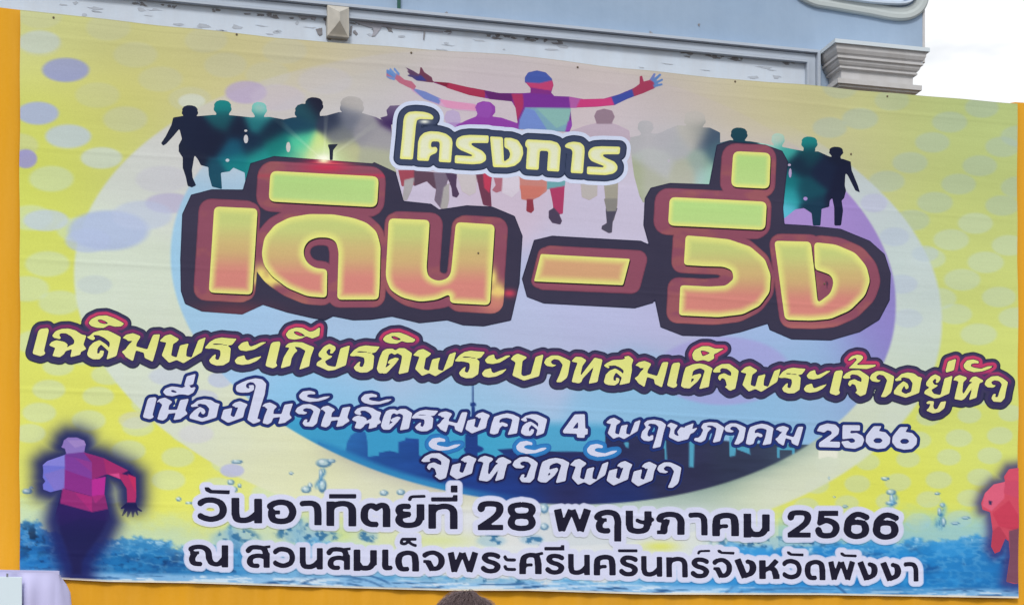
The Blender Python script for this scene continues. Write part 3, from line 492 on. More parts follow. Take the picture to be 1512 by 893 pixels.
RUNNERS = [   # ghosts and facets, painted in order
 ('b', '290,350 330,365 400,395 460,405 545,415 550,445 480,440 420,428 340,395 290,360', '#c9a0c0'), ('b', '290,350 345,365 410,395 400,415 340,395', '#6f80bc'), ('b', '400,395 480,408 545,418 548,440 430,430', '#d290b4'),
 ('b', '190,290 205,282 225,295 240,300 262,318 292,325 310,345 300,358 280,350 240,330 228,318 205,318 190,308', '#b4687e'), ('b', '190,275 200,283 226,305 222,312 190,292', '#5f88c4'), ('b', '205,272 230,298 226,304 200,283', '#6b90c8'),
 ('b', '222,270 245,296 238,302 218,278', '#6b90c8'), ('b', '190,304 225,314 222,322 195,312', '#6b90c8'),
 ('b', '930,520 985,500 1030,490 1085,488 1120,500 1160,520 1165,560 930,550', '#b8a8b8'), ('b', '1020,462 1030,440 1060,432 1092,440 1103,465 1090,492 1030,492', '#8e7888'),
 ('b', '420,470 430,445 455,438 480,448 487,475 480,500 430,495', '#b6a6c8'), ('b', '440,490 560,490 600,520 440,530', '#a98cc0'),
 ('b', '470,500 510,480 548,465 556,450 545,430 552,412 575,404 605,408 624,425 625,448 612,465 650,470 715,492 725,530 470,530', '#8a3fa0'), ('b', '548,440 556,415 600,406 612,440 600,470 556,465', '#8f4aa8'),
 ('b', '375,325 440,330 500,345 570,358 640,372 735,372 765,370 765,352 745,330 742,310 755,290 790,282 825,290 850,315 857,340 848,370 860,383 920,385 980,395 1060,392 1120,375 1180,350 1200,335 1215,330 1255,350 1210,372 1150,395 1100,418 1030,425 925,430 932,500 920,525 720,515 712,480 708,435 690,405 600,395 520,380 450,355 380,330', '#74308a'),
 ('b', '742,330 742,310 755,290 790,282 825,290 850,315 852,325 800,338', '#4458a4'), ('b', '745,330 800,334 852,322 857,340 848,362 765,352', '#b8406f'), ('b', '765,350 848,365 848,375 765,370', '#7c2f80'),
 ('b', '375,325 440,330 500,345 585,362 580,390 520,380 450,355', '#7a2038'), ('b', '440,330 520,349 585,362 582,390 520,380 430,350', '#a03050'), ('b', '580,362 650,373 700,375 690,405 600,396', '#5c2468'),
 ('b', '690,375 740,375 735,430 712,480 706,435', '#a43460'), ('b', '735,372 860,383 925,388 928,430 740,432', '#743090'), ('b', '745,430 928,432 915,490 905,525 720,515 722,480', '#78a0b4'), ('b', '745,432 780,440 830,515 720,515 722,480', '#6f88c8'), ('b', '790,432 928,432 915,490 870,510', '#84b0ac'), ('b', '905,525 915,485 930,478 932,500 922,525', '#8a44a8'),
 ('b', '920,385 980,395 950,430 925,430', '#a85aa0'), ('b', '965,395 1060,392 1095,386 1105,418 1030,425 950,428', '#c03c78'), ('b', '1090,386 1130,372 1172,356 1182,382 1150,395 1102,418', '#3c4c9c'),
 ('b', '1172,355 1200,335 1200,305 1210,302 1216,326 1240,320 1262,330 1262,352 1215,372 1180,384', '#9c3a58'),
 ('b', '1240,318 1256,292 1264,296 1252,324', '#6a7ab4'), ('b', '1248,322 1280,294 1287,300 1258,330', '#5a80b8'), ('b', '1256,330 1290,314 1293,322 1260,340', '#5a80b8'), ('b', '1254,340 1290,333 1292,341 1258,350', '#5a80b8'),
 ('b', '378,330 350,327 312,322 290,300 322,296 326,268 332,270 342,288 372,308', '#6a3a50'), ('b', '290,300 330,302 350,322 312,322 296,312', '#3a3c80'),
 ('b', '265,268 300,284 322,298 318,304 290,296', '#5a4060'), ('b', '272,284 300,290 315,304 285,300', '#5a4060'), ('b', '270,298 300,302 312,314 280,306', '#4a4070'),
 ('b', '236,680 300,680 300,740 250,745', '#9c4858'), ('b', '262,720 302,710 290,760 272,800 252,800 256,770', '#a8a4a8'), ('b', '300,680 390,690 405,740 395,760 375,750 350,725 300,745', '#5c4456'),
 ('b', '378,690 440,690 425,760 412,840 380,800 388,750', '#74687c'), ('b', '425,690 470,695 468,745 480,775 470,790 452,785 448,750', '#4e3c58'), ('b', '418,750 440,730 440,800 430,838 405,830 412,790', '#a8a4a4'), ('b', '468,690 552,690 546,770 520,782 490,765', '#c4bcc0'),
 ('b', '545,690 612,690 605,760 610,826 575,818 560,760', '#6c3a50'), ('b', '575,690 612,692 600,770 580,750', '#b83c58'), ('b', '612,690 662,700 650,762 628,770 610,760 625,740', '#a86878'), ('b', '655,690 722,690 722,760 690,790 650,770', '#cfc6d4'),
 ('b', '720,690 832,695 830,762 800,785 772,798 780,838 768,850 748,842 752,800 728,795', '#c08078'), ('b', '750,795 775,795 780,838 768,850 748,842', '#8c3848'), ('b', '722,740 828,745 800,785 730,795', '#c47468'),
 ('b', '832,690 910,695 902,745 832,755', '#6aa0a8'), ('b', '842,752 902,742 895,852 875,854 858,838 852,800', '#a83c64'), ('b', '838,840 858,828 880,852 892,880 885,895 852,888 838,868', '#4a4058'),
 ('b', '962,690 1035,690 1032,780 1000,798 970,786', '#b4aeac'), ('b', '1055,690 1118,690 1112,820 1098,880 1070,880 1066,820', '#9c988c')]
RUNNERS += [('X', '375,300 425,300 405,355 402,400 388,402 358,385 360,372 380,360', '#4c4a5c'), ('X', '368,260 425,260 418,310 380,312', '#84827e')]
LEFT_RUNNER = [('g', '238,190 245,165 265,150 310,150 345,165 353,185 345,215 345,225 390,235 440,250 490,275 560,310 598,345 600,440 595,466 555,466 553,400 525,355 455,328 440,430 460,500 474,560 440,630 388,700 350,760 345,835 272,835 268,780 240,690 214,620 202,560 212,500 236,400 180,418 145,405 142,380 155,365 142,345 145,315 142,285 165,265 250,235 258,225 250,205 230,198', '#241c58'),
 ('g', '555,465 598,465 605,490 630,508 625,514 603,503 612,532 604,532 592,508 588,540 578,540 575,508 560,540 552,538 557,505 535,535 527,532 543,495 525,500 522,495', '#1c1c50'),
 ('g', '230,198 238,190 245,165 265,150 310,150 345,165 353,185 345,225 258,232 250,205', '#8a74bc'), ('g', '265,165 345,165 353,185 300,200', '#9c84c4'), ('g', '255,232 345,222 385,235 384,272 250,238', '#6f3c94'),
 ('g', '142,285 165,265 250,236 252,300 250,400 180,418 145,405 142,380 155,365 142,345 145,315', '#6c70cc'), ('g', '142,285 165,265 250,236 252,290', '#8280d4'), ('g', '150,330 252,300 250,400 200,410', '#7a70c4'),
 ('g', '252,238 384,272 384,355 252,312', '#7c3c98'), ('g', '300,250 384,272 384,320', '#8a3a90'), ('g', '252,310 384,355 384,437 248,400', '#842c84'), ('g', '240,400 384,440 384,516 228,474', '#8e2a72'), ('g', '300,420 384,440 384,516', '#a22a76'),
 ('g', '384,355 450,342 444,430 384,438', '#b02a90'), ('g', '384,438 446,430 462,500 384,516', '#84286c'), ('g', '384,438 446,430 400,470', '#a02a78'), ('g', '345,225 390,235 440,250 490,278 456,328 384,355 384,272', '#8c2a70'), ('g', '440,250 490,275 560,310 520,330 456,328', '#a02c6c'),
 ('g', '456,328 515,325 598,345 600,440 596,466 555,466 553,400 525,355', '#a82c66'), ('g', '470,330 515,325 520,350', '#d04c8c'), ('g', '560,330 598,345 598,420', '#bc2c60'), ('g', '213,490 228,474 384,516 462,500 477,560 340,540 203,590 197,560', '#2a1c5c')]
RIGHT_RUNNER = [('e', '1478,350 1440,355 1420,385 1425,405 1380,415 1345,450 1330,490 1335,515 1365,525 1375,600 1370,660 1385,688 1405,680 1425,630 1440,640 1445,700 1435,780 1430,800 1460,808 1478,808', '#cc4c62'),
 ('e', '1380,415 1425,405 1420,470 1370,520 1335,500 1345,450', '#d8607c'), ('e', '1425,405 1478,400 1478,470 1420,450', '#c84c68'), ('e', '1375,530 1440,480 1478,540 1478,600 1400,580', '#c43f58'), ('e', '1400,580 1440,640 1425,630 1405,680 1385,688 1370,660 1375,600', '#b84058'), ('e', '1440,600 1478,590 1478,808 1430,800 1445,700', '#7a4c60'), ('e', '1440,355 1478,350 1478,400 1425,400', '#d05068'),
 ('e', '1360,480 1372,482 1370,496 1362,494', '#34345c')]
def facets(F):
    polys = [(1, tr(v, p)) for v, p, h in F]; hexes = [h for v, p, h in F]
    fld = new_field(); draw(fld, polys, 6)
    def col(us, vs, f):
        c = np.tile(hx(hexes[0]), (len(us), 1))
        for (s_, p), h in zip(polys, hexes):
            a = p.min(0) - 2; b_ = p.max(0) + 2
            m = (us > a[0]) & (us < b_[0]) & (vs > a[1]) & (vs < b_[1]); m = np.where(m)[0]
            if len(m): c[m] = mixc(c[m], h, sm(-sdf(us[m], vs[m], p), -1.2, .6))
        return c
    return fld, col

# ------------------------------------------------------------------ printed ground picture
TOPX = [-10, 30, 192, 407, 560, 759, 907, 1060, 1100, 1211, 1359, 1512]; TOPY = [12, 15, 32.6, 57, 68.5, 81.5, 99, 115.6, 119, 128, 141.5, 153.7]
BOTX = [0, 91, 160, 280, 447, 666, 778, 965, 1213, 1496, 1520]; BOTY = [853, 854.6, 858.3, 860.2, 865.5, 871.5, 871.5, 877.2, 877.5, 882.5, 883]
BASE = [(60, 60, '#ccd07a'), (200, 110, '#cac678'), (350, 120, '#d0c87c'), (450, 90, '#d0c28c'), (60, 250, '#ccd562'), (200, 250, '#c9cf76'), (60, 450, '#d3da6a'), (100, 600, '#dade66'), (100, 700, '#d8dd6e'), (250, 650, '#dde05e'), (250, 730, '#dfe266'), (700, 200, '#cfc0cc'), (900, 230, '#ccc2cc'), (1080, 230, '#c8bfc6'), (1190, 250, '#c8c4a8'), (520, 200, '#c8c6cc'), (350, 200, '#d0cebc'), (560, 90, '#ccc0a8'), (650, 110, '#c2babc'), (750, 120, '#c4bac0'), (900, 130, '#c9bbae'),
 (1000, 130, '#c2b9b0'), (1130, 150, '#cfc588'), (1200, 170, '#c5c48c'), (1300, 200, '#bdc480'), (1450, 180, '#b9c984'), (1450, 330, '#bdc87a'), (1400, 400, '#c6d07c'), (1450, 500, '#ced87a'), (1450, 620, '#d0da72'), (1300, 730, '#d8dd5e'), (1150, 760, '#dade6c'), (400, 780, '#d8dfa0'), (600, 800, '#d6e0a0'), (800, 800, '#d8dfd0'), (1000, 800, '#d0dfc0')]
RING = [(230, 260, '#ccd2cc'), (140, 400, '#cddbc6'), (200, 460, '#cedac8'), (230, 560, '#cfdacb'), (300, 620, '#d3dac2'), (400, 690, '#dadeb4'), (500, 720, '#dcdfb4'), (600, 740, '#d6d8c0'), (300, 200, '#ccc8cc'), (400, 150, '#cbc4cc'), (550, 140, '#c8c2cc'), (700, 130, '#cdbec8'), (850, 140, '#cfc0c4'), (1000, 150, '#cabfc4'), (1120, 200, '#c6bccc'),
 (1270, 280, '#bdc8cc'), (1350, 420, '#bccccc'), (1370, 520, '#c0d0c4'), (1310, 600, '#ccd8c4'), (1250, 680, '#d2dac0'), (1150, 720, '#d4dcc0'), (1000, 745, '#a8bfb4')]
INNER = [(262, 380, '#9cc8e4'), (290, 470, '#a0c8e4'), (340, 260, '#a8c6e0'), (270, 310, '#a0c6e0'), (600, 300, '#c9c0d8'), (750, 250, '#cbbcd0'), (760, 500, '#b3bcdc'), (900, 330, '#c6bfd6'), (870, 440, '#b2b7da'), (1000, 450, '#b3b4d8'), (500, 480, '#a6c2e2'), (650, 490, '#adc2e0'), (1285, 330, '#9a84c4'), (1310, 440, '#8f84c6'), (1295, 510, '#8a80c4'), (1200, 330, '#a78ccc'),
 (1225, 540, '#94b8dc'), (1150, 470, '#9cb4dc'), (1100, 600, '#8cb8dc'), (700, 600, '#96c0e0'), (450, 600, '#8cc0e4'), (950, 610, '#8cbbde'), (1060, 200, '#c4b4d0'), (430, 170, '#bfc4cc'), (350, 490, '#a2c4e6')]
DOTS = []
def lattice(u0, v0, a, b, n, m, rx, ry, box):
    for i in range(-n, n + 1):
        for j in range(-m, m + 1):
            u = u0 + a[0] * i + b[0] * j; v = v0 + a[1] * i + b[1] * j
            if box[0] < u < box[2] and box[1] < v < box[3]: DOTS.append((u, v, rx, ry))
for (x_, y_) in ((160, 40), (59, 63), (200, 80), (237, 116), (144, 139), (185, 175), (304, 62), (333, 98), (420, 75), (100, 200), (76, 262), (280, 148), (395, 110), (60, 25), (45, 320), (115, 340), (25, 215), (70, 388), (40, 425), (88, 448), (55, 505), (118, 520)):
    DOTS.append((x_, y_, 33, 19))
lattice(72, 575, (73, 11), (-14, 33), 8, 9, 25, 15, (30, 530, 460, 735))
for (x_, y_) in ((1317, 150), (1402, 181), (1376, 212), (1343, 241), (1309, 268), (1450, 160), (1505, 200), (1480, 218), (1446, 246), (1415, 273), (1380, 299), (1346, 326), (1480, 305), (1440, 330), (1404, 354), (1370, 383), (1490, 363), (1455, 386), (1420, 412), (1385, 440), (1240, 130), (1225, 190), (1505, 275), (1270, 175), (1475, 440), (1410, 465), (1445, 492), (1500, 470)):
    DOTS.append((x_, y_, 27, 16))
lattice(1401, 676, (60, -3), (-15, 31), 8, 8, 19, 13, (1170, 560, 1500, 770))
SPEC = [(97, 103, 35, 18, '#9299c6', .95), (56, 167, 31, 17, '#a6b2d6', .9), (38, 234, 17, 14, '#9a96cc', .9), (101, 201, 34, 17, '#b9c8d8', .75), (363, 137, 31, 17, '#b9aacc', .85), (150, 233, 31, 16, '#c6d2cc', .8), (58, 62, 31, 17, '#bfccc4', .8), (283, 150, 20, 11, '#d2d8cc', .8),
 (250, 300, 36, 15, '#b4aed0', .7), (160, 340, 60, 30, '#aab9dc', .85), (130, 355, 34, 18, '#b0bede', .7), (210, 318, 45, 22, '#b7c2dc', .6), (68, 325, 34, 16, '#bccad8', .8), (343, 694, 18, 10, '#b8bcdc', .9), (325, 560, 18, 12, '#b4bede', .7), (300, 587, 22, 12, '#c0c6da', .7), (240, 265, 40, 20, '#c4c4d0', .5), (410, 145, 40, 20, '#c6bcd0', .5), (480, 120, 40, 20, '#c9c4d0', .4),
 (140, 420, 26, 14, '#c0cccc', .6), (1320, 350, 22, 14, '#b0bcd4', .5), (1365, 375, 20, 12, '#b4c4d0', .5), (1340, 470, 22, 14, '#b8c4d4', .5), (1290, 300, 20, 14, '#b4b4d8', .5), (1330, 420, 24, 14, '#b4c0d8', .5), (200, 620, 25, 13, '#c8ccd4', .5), (290, 640, 26, 14, '#cfcfd8', .6), (250, 555, 30, 14, '#c0c8dc', .6), (1030, 700, 40, 8, '#b8c4c0', .4)]
def ellm(U, V, cx, cy, rx, ry, skew=0.0): return np.sqrt(((U - cx) / rx) ** 2 + ((V - cy - skew * (U - cx)) / ry) ** 2)
NAVY = [tr('x', '470,652 500,664 543,674 559,672 559,668 575,665 588,668 588,652 597,650 599,646 618,648 619,672 640,678 686,676 686,640 694,640 696,600 697,600 697,568 699,568 700,600 701,600 703,640 705,640 705,676 750,676 733,663 762,662 815,666 864,667 893,668 893,640 1010,645 1120,654 1215,656 1240,780 400,780'),
        tr('H', '632,650 645,580 680,520 720,490 750,478 815,488 832,570 842,740 632,700'), ell(699, 663, 15, 6), ell(698.5, 597, 4.5, 4)]
SLIT = [tr('J', '295,370 318,360 338,362 335,412 315,410'), tr('J', '645,345 662,345 668,512 652,512 650,420 638,415'), tr('J', '860,350 890,352 905,375 900,578 858,575'), tr('J', '1205,310 1235,312 1240,380 1265,408 1255,480 1208,486'), tr('J', '1265,400 1380,400 1385,468 1275,425'),
        tr('K', '220,345 300,348 310,310 325,350 370,355 368,440 345,438 345,372 240,372 238,438 218,438')]
rs = np.random.RandomState(5)
DROPS = [(40, 725, 7, 4), (46, 720, 3, 2), (350, 681, 8, 3), (478, 683, 11, 6), (489, 680, 6, 3), (476, 716, 6, 10), (474, 700, 3, 9), (452, 722, 7, 5), (458, 716, 3, 4), (341, 711, 5, 4), (347, 722, 4, 4), (264, 736, 4, 3), (279, 742, 5, 2), (567, 727, 6, 4), (592, 726, 6, 4), (803, 750, 6, 7), (803, 777, 6, 5), (1224, 705, 1.5, 2), (1232, 733, 2, 1.5), (1307, 706, 6, 2.5), (1316, 726, 7, 4), (1317, 737, 3, 9), (1248, 747, 4, 2), (1384, 728, 4, 2), (1391, 745, 4, 3), (1387, 755, 3, 6), (1393, 770, 3, 7), (1410, 772, 6, 2), (1425, 764, 6, 2), (354, 716, 3, 3), (1316, 742, 8, 3), (1003, 757, 2, 2), (430, 698, 3, 2)]
LR_POLY = tr('g', LEFT_RUNNER[0][1]); RR_POLY = tr('e', RIGHT_RUNNER[0][1])
def ground_ink(U, V):
    c = blend_pts(U, V, BASE, 75)
    right = sm(U, 1000, 1200)
    for (u, v, rx, ry) in DOTS:
        jx = .5 * math.sin(u * 3.1 + v); r = ellm(U, V, u, v + jx * 3, rx + jx * 2, ry + jx)
        tgt = (c * .55 + hx('#bcc4cc') * .45 if v < 240 else c * .4 + hx('#c6dad6') * .6) if u < 900 else (c * .42 + hx('#a8bcbc') * .58 if v < 330 else c * .4 + hx('#bfd2cc') * .6)
        c = mixc(c, tgt, (1 - sm(r, .84, 1.1)) * (.74 if v > 150 else .5))
    r = ellm(U, V, 750, 440, 642, 365, .055)
    ring = blend_pts(U, V, RING, 60)
    ring = mixc(ring, '#dadfe4', .25 * fbm(U / 60, V / 60, 11, 3))
    c = mixc(c, ring, (1 - sm(r, .993, 1.003)) * (.42 + .55 * sm(V, 100, 220)) * (1 - sm(U, 900, 1050) * (1 - sm(V, 170, 275))))
    for (u, v, rx, ry, h, a) in SPEC: c = mixc(c, h, a * (1 - sm(ellm(U, V, u, v, rx, ry), .86, 1.12)))
    # smudges just outside the blue disc
    e = ellm(U, V, 787, 415, 536, 328, .07)
    c = mixc(c, '#6d8884', .75 * np.exp(-np.maximum(e - 1, 0) / .035) * sm(U, 930, 1080) * sm(V, 600, 680) * (.6 + .6 * fbm(U / 50, V / 9, 4)))
    c = mixc(c, '#a4a0a0', .45 * np.exp(-np.maximum(e - 1, 0) / .03) * (1 - sm(U, 640, 760)) * sm(V, 640, 680) * sm(U, 430, 480))
    # the disc
    inn = blend_pts(U, V, INNER, 42)
    inn = mixc(inn, '#a39fd8', .75 * (1 - sm(ellm(U, V, 1068, 547, 102, 52), .9, 1.03)))
    cy = sm(V, 612 + .03 * (U - 700), 630 + .03 * (U - 700)) * (1 - sm(U, 960, 1100))
    inn = mixc(inn, blend_pts(U, V, [(450, 640, '#3f9cc8'), (560, 640, '#3a98c8'), (700, 650, '#3fa0c8'), (850, 640, '#52a4c8'), (890, 670, '#4898c8')], 60), cy)
    nav = blend_pts(U, V, [(520, 665, '#2c6cae'), (560, 680, '#1f4690'), (600, 700, '#2858a4'), (640, 690, '#1c3d86'), (700, 640, '#1e3c80'), (700, 700, '#1f3f8c'), (760, 690, '#22306a'), (760, 730, '#1c3e90'), (820, 690, '#282c5c'), (850, 725, '#2b2c58'), (900, 700, '#282c56'), (1000, 690, '#2e3050'), (1100, 680, '#2f3650'), (1190, 664, '#3c4c60'), (900, 735, '#1e3478'), (960, 650, '#2c3054')], 32)
    nav = nav * (1 + .18 * (fbm(U / 40, V / 7, 8) - .5))[..., None]
    m = np.zeros(U.shape)
    for p in NAVY:
        a = p.min(0) - 3; b_ = p.max(0) + 3; w = (U > a[0]) & (U < b_[0]) & (V > a[1]) & (V < b_[1])
        m[w] = np.maximum(m[w], 1 - sm(sdf(U[w], V[w], p), -1, .8))
    inn = mixc(inn, nav, m)
    for p in SLIT:
        a = p.min(0) - 3; b_ = p.max(0) + 3; w = (U > a[0]) & (U < b_[0]) & (V > a[1]) & (V < b_[1])
        q = np.zeros(U.shape); q[w] = 1 - sm(sdf(U[w], V[w], p), -1, .8); inn = mixc(inn, '#4f9cbc', q)
    inn = mixc(inn, '#2f84bc', sm(e, .955, .985) * sm(V, 640, 665) * (1 - sm(U, 640, 800)))
    c = mixc(c, inn, (1 - sm(e, .994, 1.003)) * (.12 + .88 * sm(V, 205, 290)))
    w_ = tr('K', '575,375 740,375 738,444 655,430 570,448'); q = np.zeros(U.shape); w = (np.abs(U - 1223) < 30) & (np.abs(V - 672) < 20); q[w] = 1 - sm(sdf(U[w], V[w], w_), -1, .8); c = mixc(c, '#e0e2d2', q)
    # the piece of white paper look under the year
    # lower picture: pale mist, then water
    n1_ = fbm(U / 26, V / 15, 21, 5); n2_ = fbm(U / 9, V / 6, 33, 4); n3_ = fbm(U / 46 + .12 * V, V / 3.6 + U / 300, 55, 4)
    wl = np.interp(U, [0, 60, 110, 160, 240, 300, 330, 345, 365, 420, 440, 480, 540, 560, 640, 760, 900, 1020, 1060, 1150, 1250, 1330, 1420, 1512],
                      [772, 774, 790, 796, 796, 812, 806, 788, 806, 812, 796, 800, 826, 838, 850, 856, 856, 836, 806, 802, 800, 796, 792, 790])
    wl = wl + (n1_ - .5) * 26 + (n2_ - .5) * 12
    below = 1 - sm(e, .99, 1.0)
    mist = sm(V, wl - 56, wl - 4) * .78; mist = mist * np.where(U > 1100, 1.0, .75)
    mist = np.where((U > 560) & (U < 1000), mist * .7, mist)
    c = mixc(c, np.where(U[..., None] > 1150, hx('#8cc4e4'), hx('#b4d6e0')), mist * (1 - below))
    c = mixc(c, '#d9dde8', .75 * sm(V, 738, 765) * sm(U, 500, 640) * (1 - sm(U, 1010, 1120)) * (1 - below))
    c = mixc(c, '#d3de98', .8 * np.exp(-((U - 640) / 70) ** 2 - ((V - 797) / 12) ** 2)); c = mixc(c, '#d8de6c', .9 * np.exp(-((U - 975) / 28) ** 2 - ((V - 806) / 8) ** 2))
    c = mixc(c, '#cfdf7c', .7 * np.exp(-((U - 500) / 18) ** 2 - ((V - 790) / 9) ** 2))
    wat = blend_pts(U, V, [(50, 810, '#155c9e'), (100, 830, '#1474bc'), (200, 830, '#176cb0'), (280, 830, '#1868ac'), (345, 830, '#2a82c6'), (440, 800, '#6cacd8'), (420, 850, '#80b8e4'), (560, 850, '#78b2e0'), (700, 862, '#8cc0ea'), (900, 866, '#7cb8e8'), (1000, 860, '#4ca0e0'), (1060, 850, '#2c8cd6'), (1150, 815, '#187ccc'), (1250, 830, '#1476c6'), (1350, 830, '#1070bc'), (1450, 830, '#186cb4'), (1400, 800, '#2c8cd0')], 45)
    rdg = 1 - np.abs(2 * fbm(U / 22, V / 11, 61, 4) - 1); rdg2 = 1 - np.abs(2 * fbm(U / 60, V / 14, 67, 4) - 1)
    deep = (1 - .75 * sm(V, 838, 850)) * (1 - .6 * sm(U, 380, 520) * (1 - sm(U, 1080, 1200)))
    wat = mixc(wat, '#0e4284', .7 * sm(n1_, .48, .72) * deep); wat = mixc(wat, '#0c2c5c', .6 * sm(n2_, .6, .78) * deep * (1 - sm(U, 900, 1100)))
    wat = mixc(wat, '#a4d4f0', .38 * sm(rdg, .78, 1.0) * (1 - .6 * sm(V, wl + 14, wl + 60)))
    wat = mixc(wat, '#dcf0f6', .8 * sm(fbm(U / 9 + V / 30, V / 5, 41, 5), .56, .72) * (1 - sm(V, wl + 4, wl + 20)))
    wat = mixc(wat, '#7cc0e4', .45 * (1 - sm(V, wl, wl + 26)))
    wat = mixc(wat, '#3498de', .6 * sm(fbm(U / 34, V / 16, 67, 5), .42, .66) * sm(U, 1000, 1120)); wat = mixc(wat, '#2c84c4', .5 * sm(rdg2, .7, 1.0) * (1 - sm(U, 1000, 1120)))
    wat = mixc(wat, '#0a1e3c', .8 * sm(fbm(U / 12, V / 8, 77, 4), .46, .6) * np.exp(-((U - 48) / 24) ** 2 - ((V - 795) / 24) ** 2))
    low = sm(V - np.interp(U, BOTX, BOTY), -17, -9) * (1 - .45 * sm(U, 1000, 1100) * (1 - sm(U, 1330, 1450)))
    wat = mixc(wat, '#98c4ec', .75 * low)
    wat = mixc(wat, '#22548e', low * sm(n3_, .56, .7) * .85); wat = mixc(wat, '#dceaf6', low * sm(n3_, .42, .34) * .8)
    c = mixc(c, wat, sm(V, wl - 3, wl + 4) * (.92 + .08 * n2_))
    # ripple arcs
    for (u0, v0, rr) in ((500, 905, 62), (500, 905, 76), (500, 908, 90), (1160, 905, 70), (1160, 905, 84), (420, 905, 66)):
        d = np.abs(np.sqrt((U - u0) ** 2 * .35 + (V - v0) ** 2) - rr * .72); c = mixc(c, '#2a5a94', .7 * (1 - sm(d, .5, 2.2)) * sm(V, 838, 848) * sm(fbm(U / 20, V / 20, 3), .3, .6))
    for (u, v, rx, ry) in DROPS:
        r = ellm(U, V, u, v, rx, ry); nn = sm((V - v) / ry + .5 * (U - u) / rx, -.9, .9)
        c = mixc(c, '#a8c8d8', .8 * (1 - sm(r, .8, 1.2))); c = mixc(c, '#3a6c96', .8 * (1 - sm(np.abs(r - .85), .1, .42)) * (.25 + .75 * nn)); c = mixc(c, '#eaf2f4', .7 * (1 - sm(ellm(U, V, u - rx * .3, v - ry * .35, rx * .4, ry * .4), .5, 1.2)))
    # splash sprays
    for (u, v, w0, h0) in ((345, 800, 9, 46), (1317, 745, 5, 22), (474, 705, 3, 20), (1390, 760, 4, 26), (440, 782, 12, 24)):
        g = np.exp(-((U - u - 5 * np.sin(V / 7 + u)) / (w0 * (.5 + .5 * (V - v + h0) / h0).clip(.2, 1.5))) ** 2) * sm(V, v - h0, v - h0 * .4) * (1 - sm(V, v + h0 * .5, v + h0)); c = mixc(c, '#6caed6', .55 * g); c = mixc(c, '#2a6ca4', .6 * g * sm(fbm(U / 5, V / 7, 13, 3), .5, .62))
    sp = sm(fbm(U / 11 + V / 19, V / 8 - U / 23, 91, 5), .52, .66)
    for (u, v, su, sv) in ((345, 795, 34, 16), (440, 785, 30, 16), (480, 790, 24, 8), (545, 790, 14, 10), (725, 798, 22, 9), (785, 796, 18, 8), (635, 855, 22, 5), (720, 857, 60, 4), (1150, 800, 90, 8)):
        g = np.exp(-((U - u) / su) ** 2 - ((V - v) / sv) ** 2); c = mixc(c, '#8cb8d4', .5 * sm(g, .2, .6)); c = mixc(c, '#2f6c9c', .85 * sp * sm(g, .15, .5))
    # dark glow round the two polygon runners
    for p, a0, sg, h in ((LR_POLY, .93, 19, '#1d2260'), (RR_POLY, .8, 11, '#3c3474')):
        a = p.min(0) - 60; b_ = p.max(0) + 60; w = (U > a[0]) & (U < b_[0]) & (V > a[1]) & (V < b_[1])
        q = np.zeros(U.shape); q[w] = a0 * np.exp(-(np.maximum(sdf(U[w], V[w], p), 0) / sg) ** 2); c = mixc(c, h, q)
    # light flares of the crowd picture
    for (u, v, su, sv, h, a) in ((475, 215, 40, 24, '#dfe8b0', .7), (390, 262, 40, 20, '#a8d0e8', .5), (560, 205, 40, 40, '#b4b4b0', .4), (1000, 215, 60, 40, '#b4bcc4', .5)):
        c = mixc(c, h, a * np.exp(-((U - u) / su) ** 2 - ((V - v) / sv) ** 2))
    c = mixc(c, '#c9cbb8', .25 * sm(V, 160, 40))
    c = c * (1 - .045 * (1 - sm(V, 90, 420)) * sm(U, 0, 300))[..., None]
    # hem
    db = np.interp(U, BOTX, BOTY) - V; c = mixc(c, '#e8dcc4', 1 - sm(db, 1.4, 2.6))
    dt = V - np.interp(U, TOPX, TOPY); c = mixc(c, c * .9, (1 - sm(np.abs(dt - 9), .3, 1.6)) * .25); c = mixc(c, '#8f8f78', .35 * (1 - sm(dt, .6, 1.6)))
    return c

banner = thing('banner', 'large yellow and blue printed vinyl banner with Thai lettering, nailed over the orange cloth', 'banner', L(2.93, float(inv(756, 872)[1]), 0))
nu, nv = 800, 440
uu = np.linspace(29.3, 1502.7, nu)
uu2 = uu[:, None] + 0 * np.arange(nv)[None, :]
tt = np.linspace(0, 1, nv)[None, :]
vv2 = np.interp(uu, TOPX, TOPY)[:, None] * (1 - tt) + np.interp(uu, BOTX, BOTY)[:, None] * tt
uu2 = uu2 + (np.sin(vv2 / 60) * .5 + .6 * np.sin(vv2 / 23)) * ((uu2 - 756) / 747) ** 6
vt = banner_pt(uu2, vv2, 0).reshape(-1, 3)
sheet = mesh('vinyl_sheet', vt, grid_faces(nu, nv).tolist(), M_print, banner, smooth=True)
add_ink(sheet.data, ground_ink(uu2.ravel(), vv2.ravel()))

# figures
def crowd_col(u, v, f):
    c = blend_pts(u, v, CROWD_PTS, 9); r = ellm(u, v, 472, 245, 62, 45)
    c = mixc(c, '#c4dca0', (1 - sm(r, .3, 1.0)) * .7); an = np.arctan2(v - 238, u - 478); c = mixc(c, '#e8f0d0', .45 * sm(np.abs(np.sin(an * 3.5 + .6)), .97, 1) * np.exp(-np.hypot(u - 478, v - 238) / 45)); c = mixc(c, '#fbfbe8', star(u, v, 478, 234, 12, 6)); return mixc(c, ground_ink(u, v), .5 * (sm(u, 480, 560) * (1 - sm(v, 140, 190)) + sm(u, 940, 960) * (1 - sm(u, 1030, 1050)) * .5) * (u < 1060) + .55 * star(u, v, 1148, 205, 14, 10) + .5 * star(u, v, 383, 160, 12, 9))
def star(u, v, cu, cv, su, sv): return np.exp(-((u - cu) / su) ** 2 - ((v - cv) / sv) ** 2)
ci = [k for k, (s_, q_) in enumerate(CROWD) if q_[:, 0].mean() > 800]
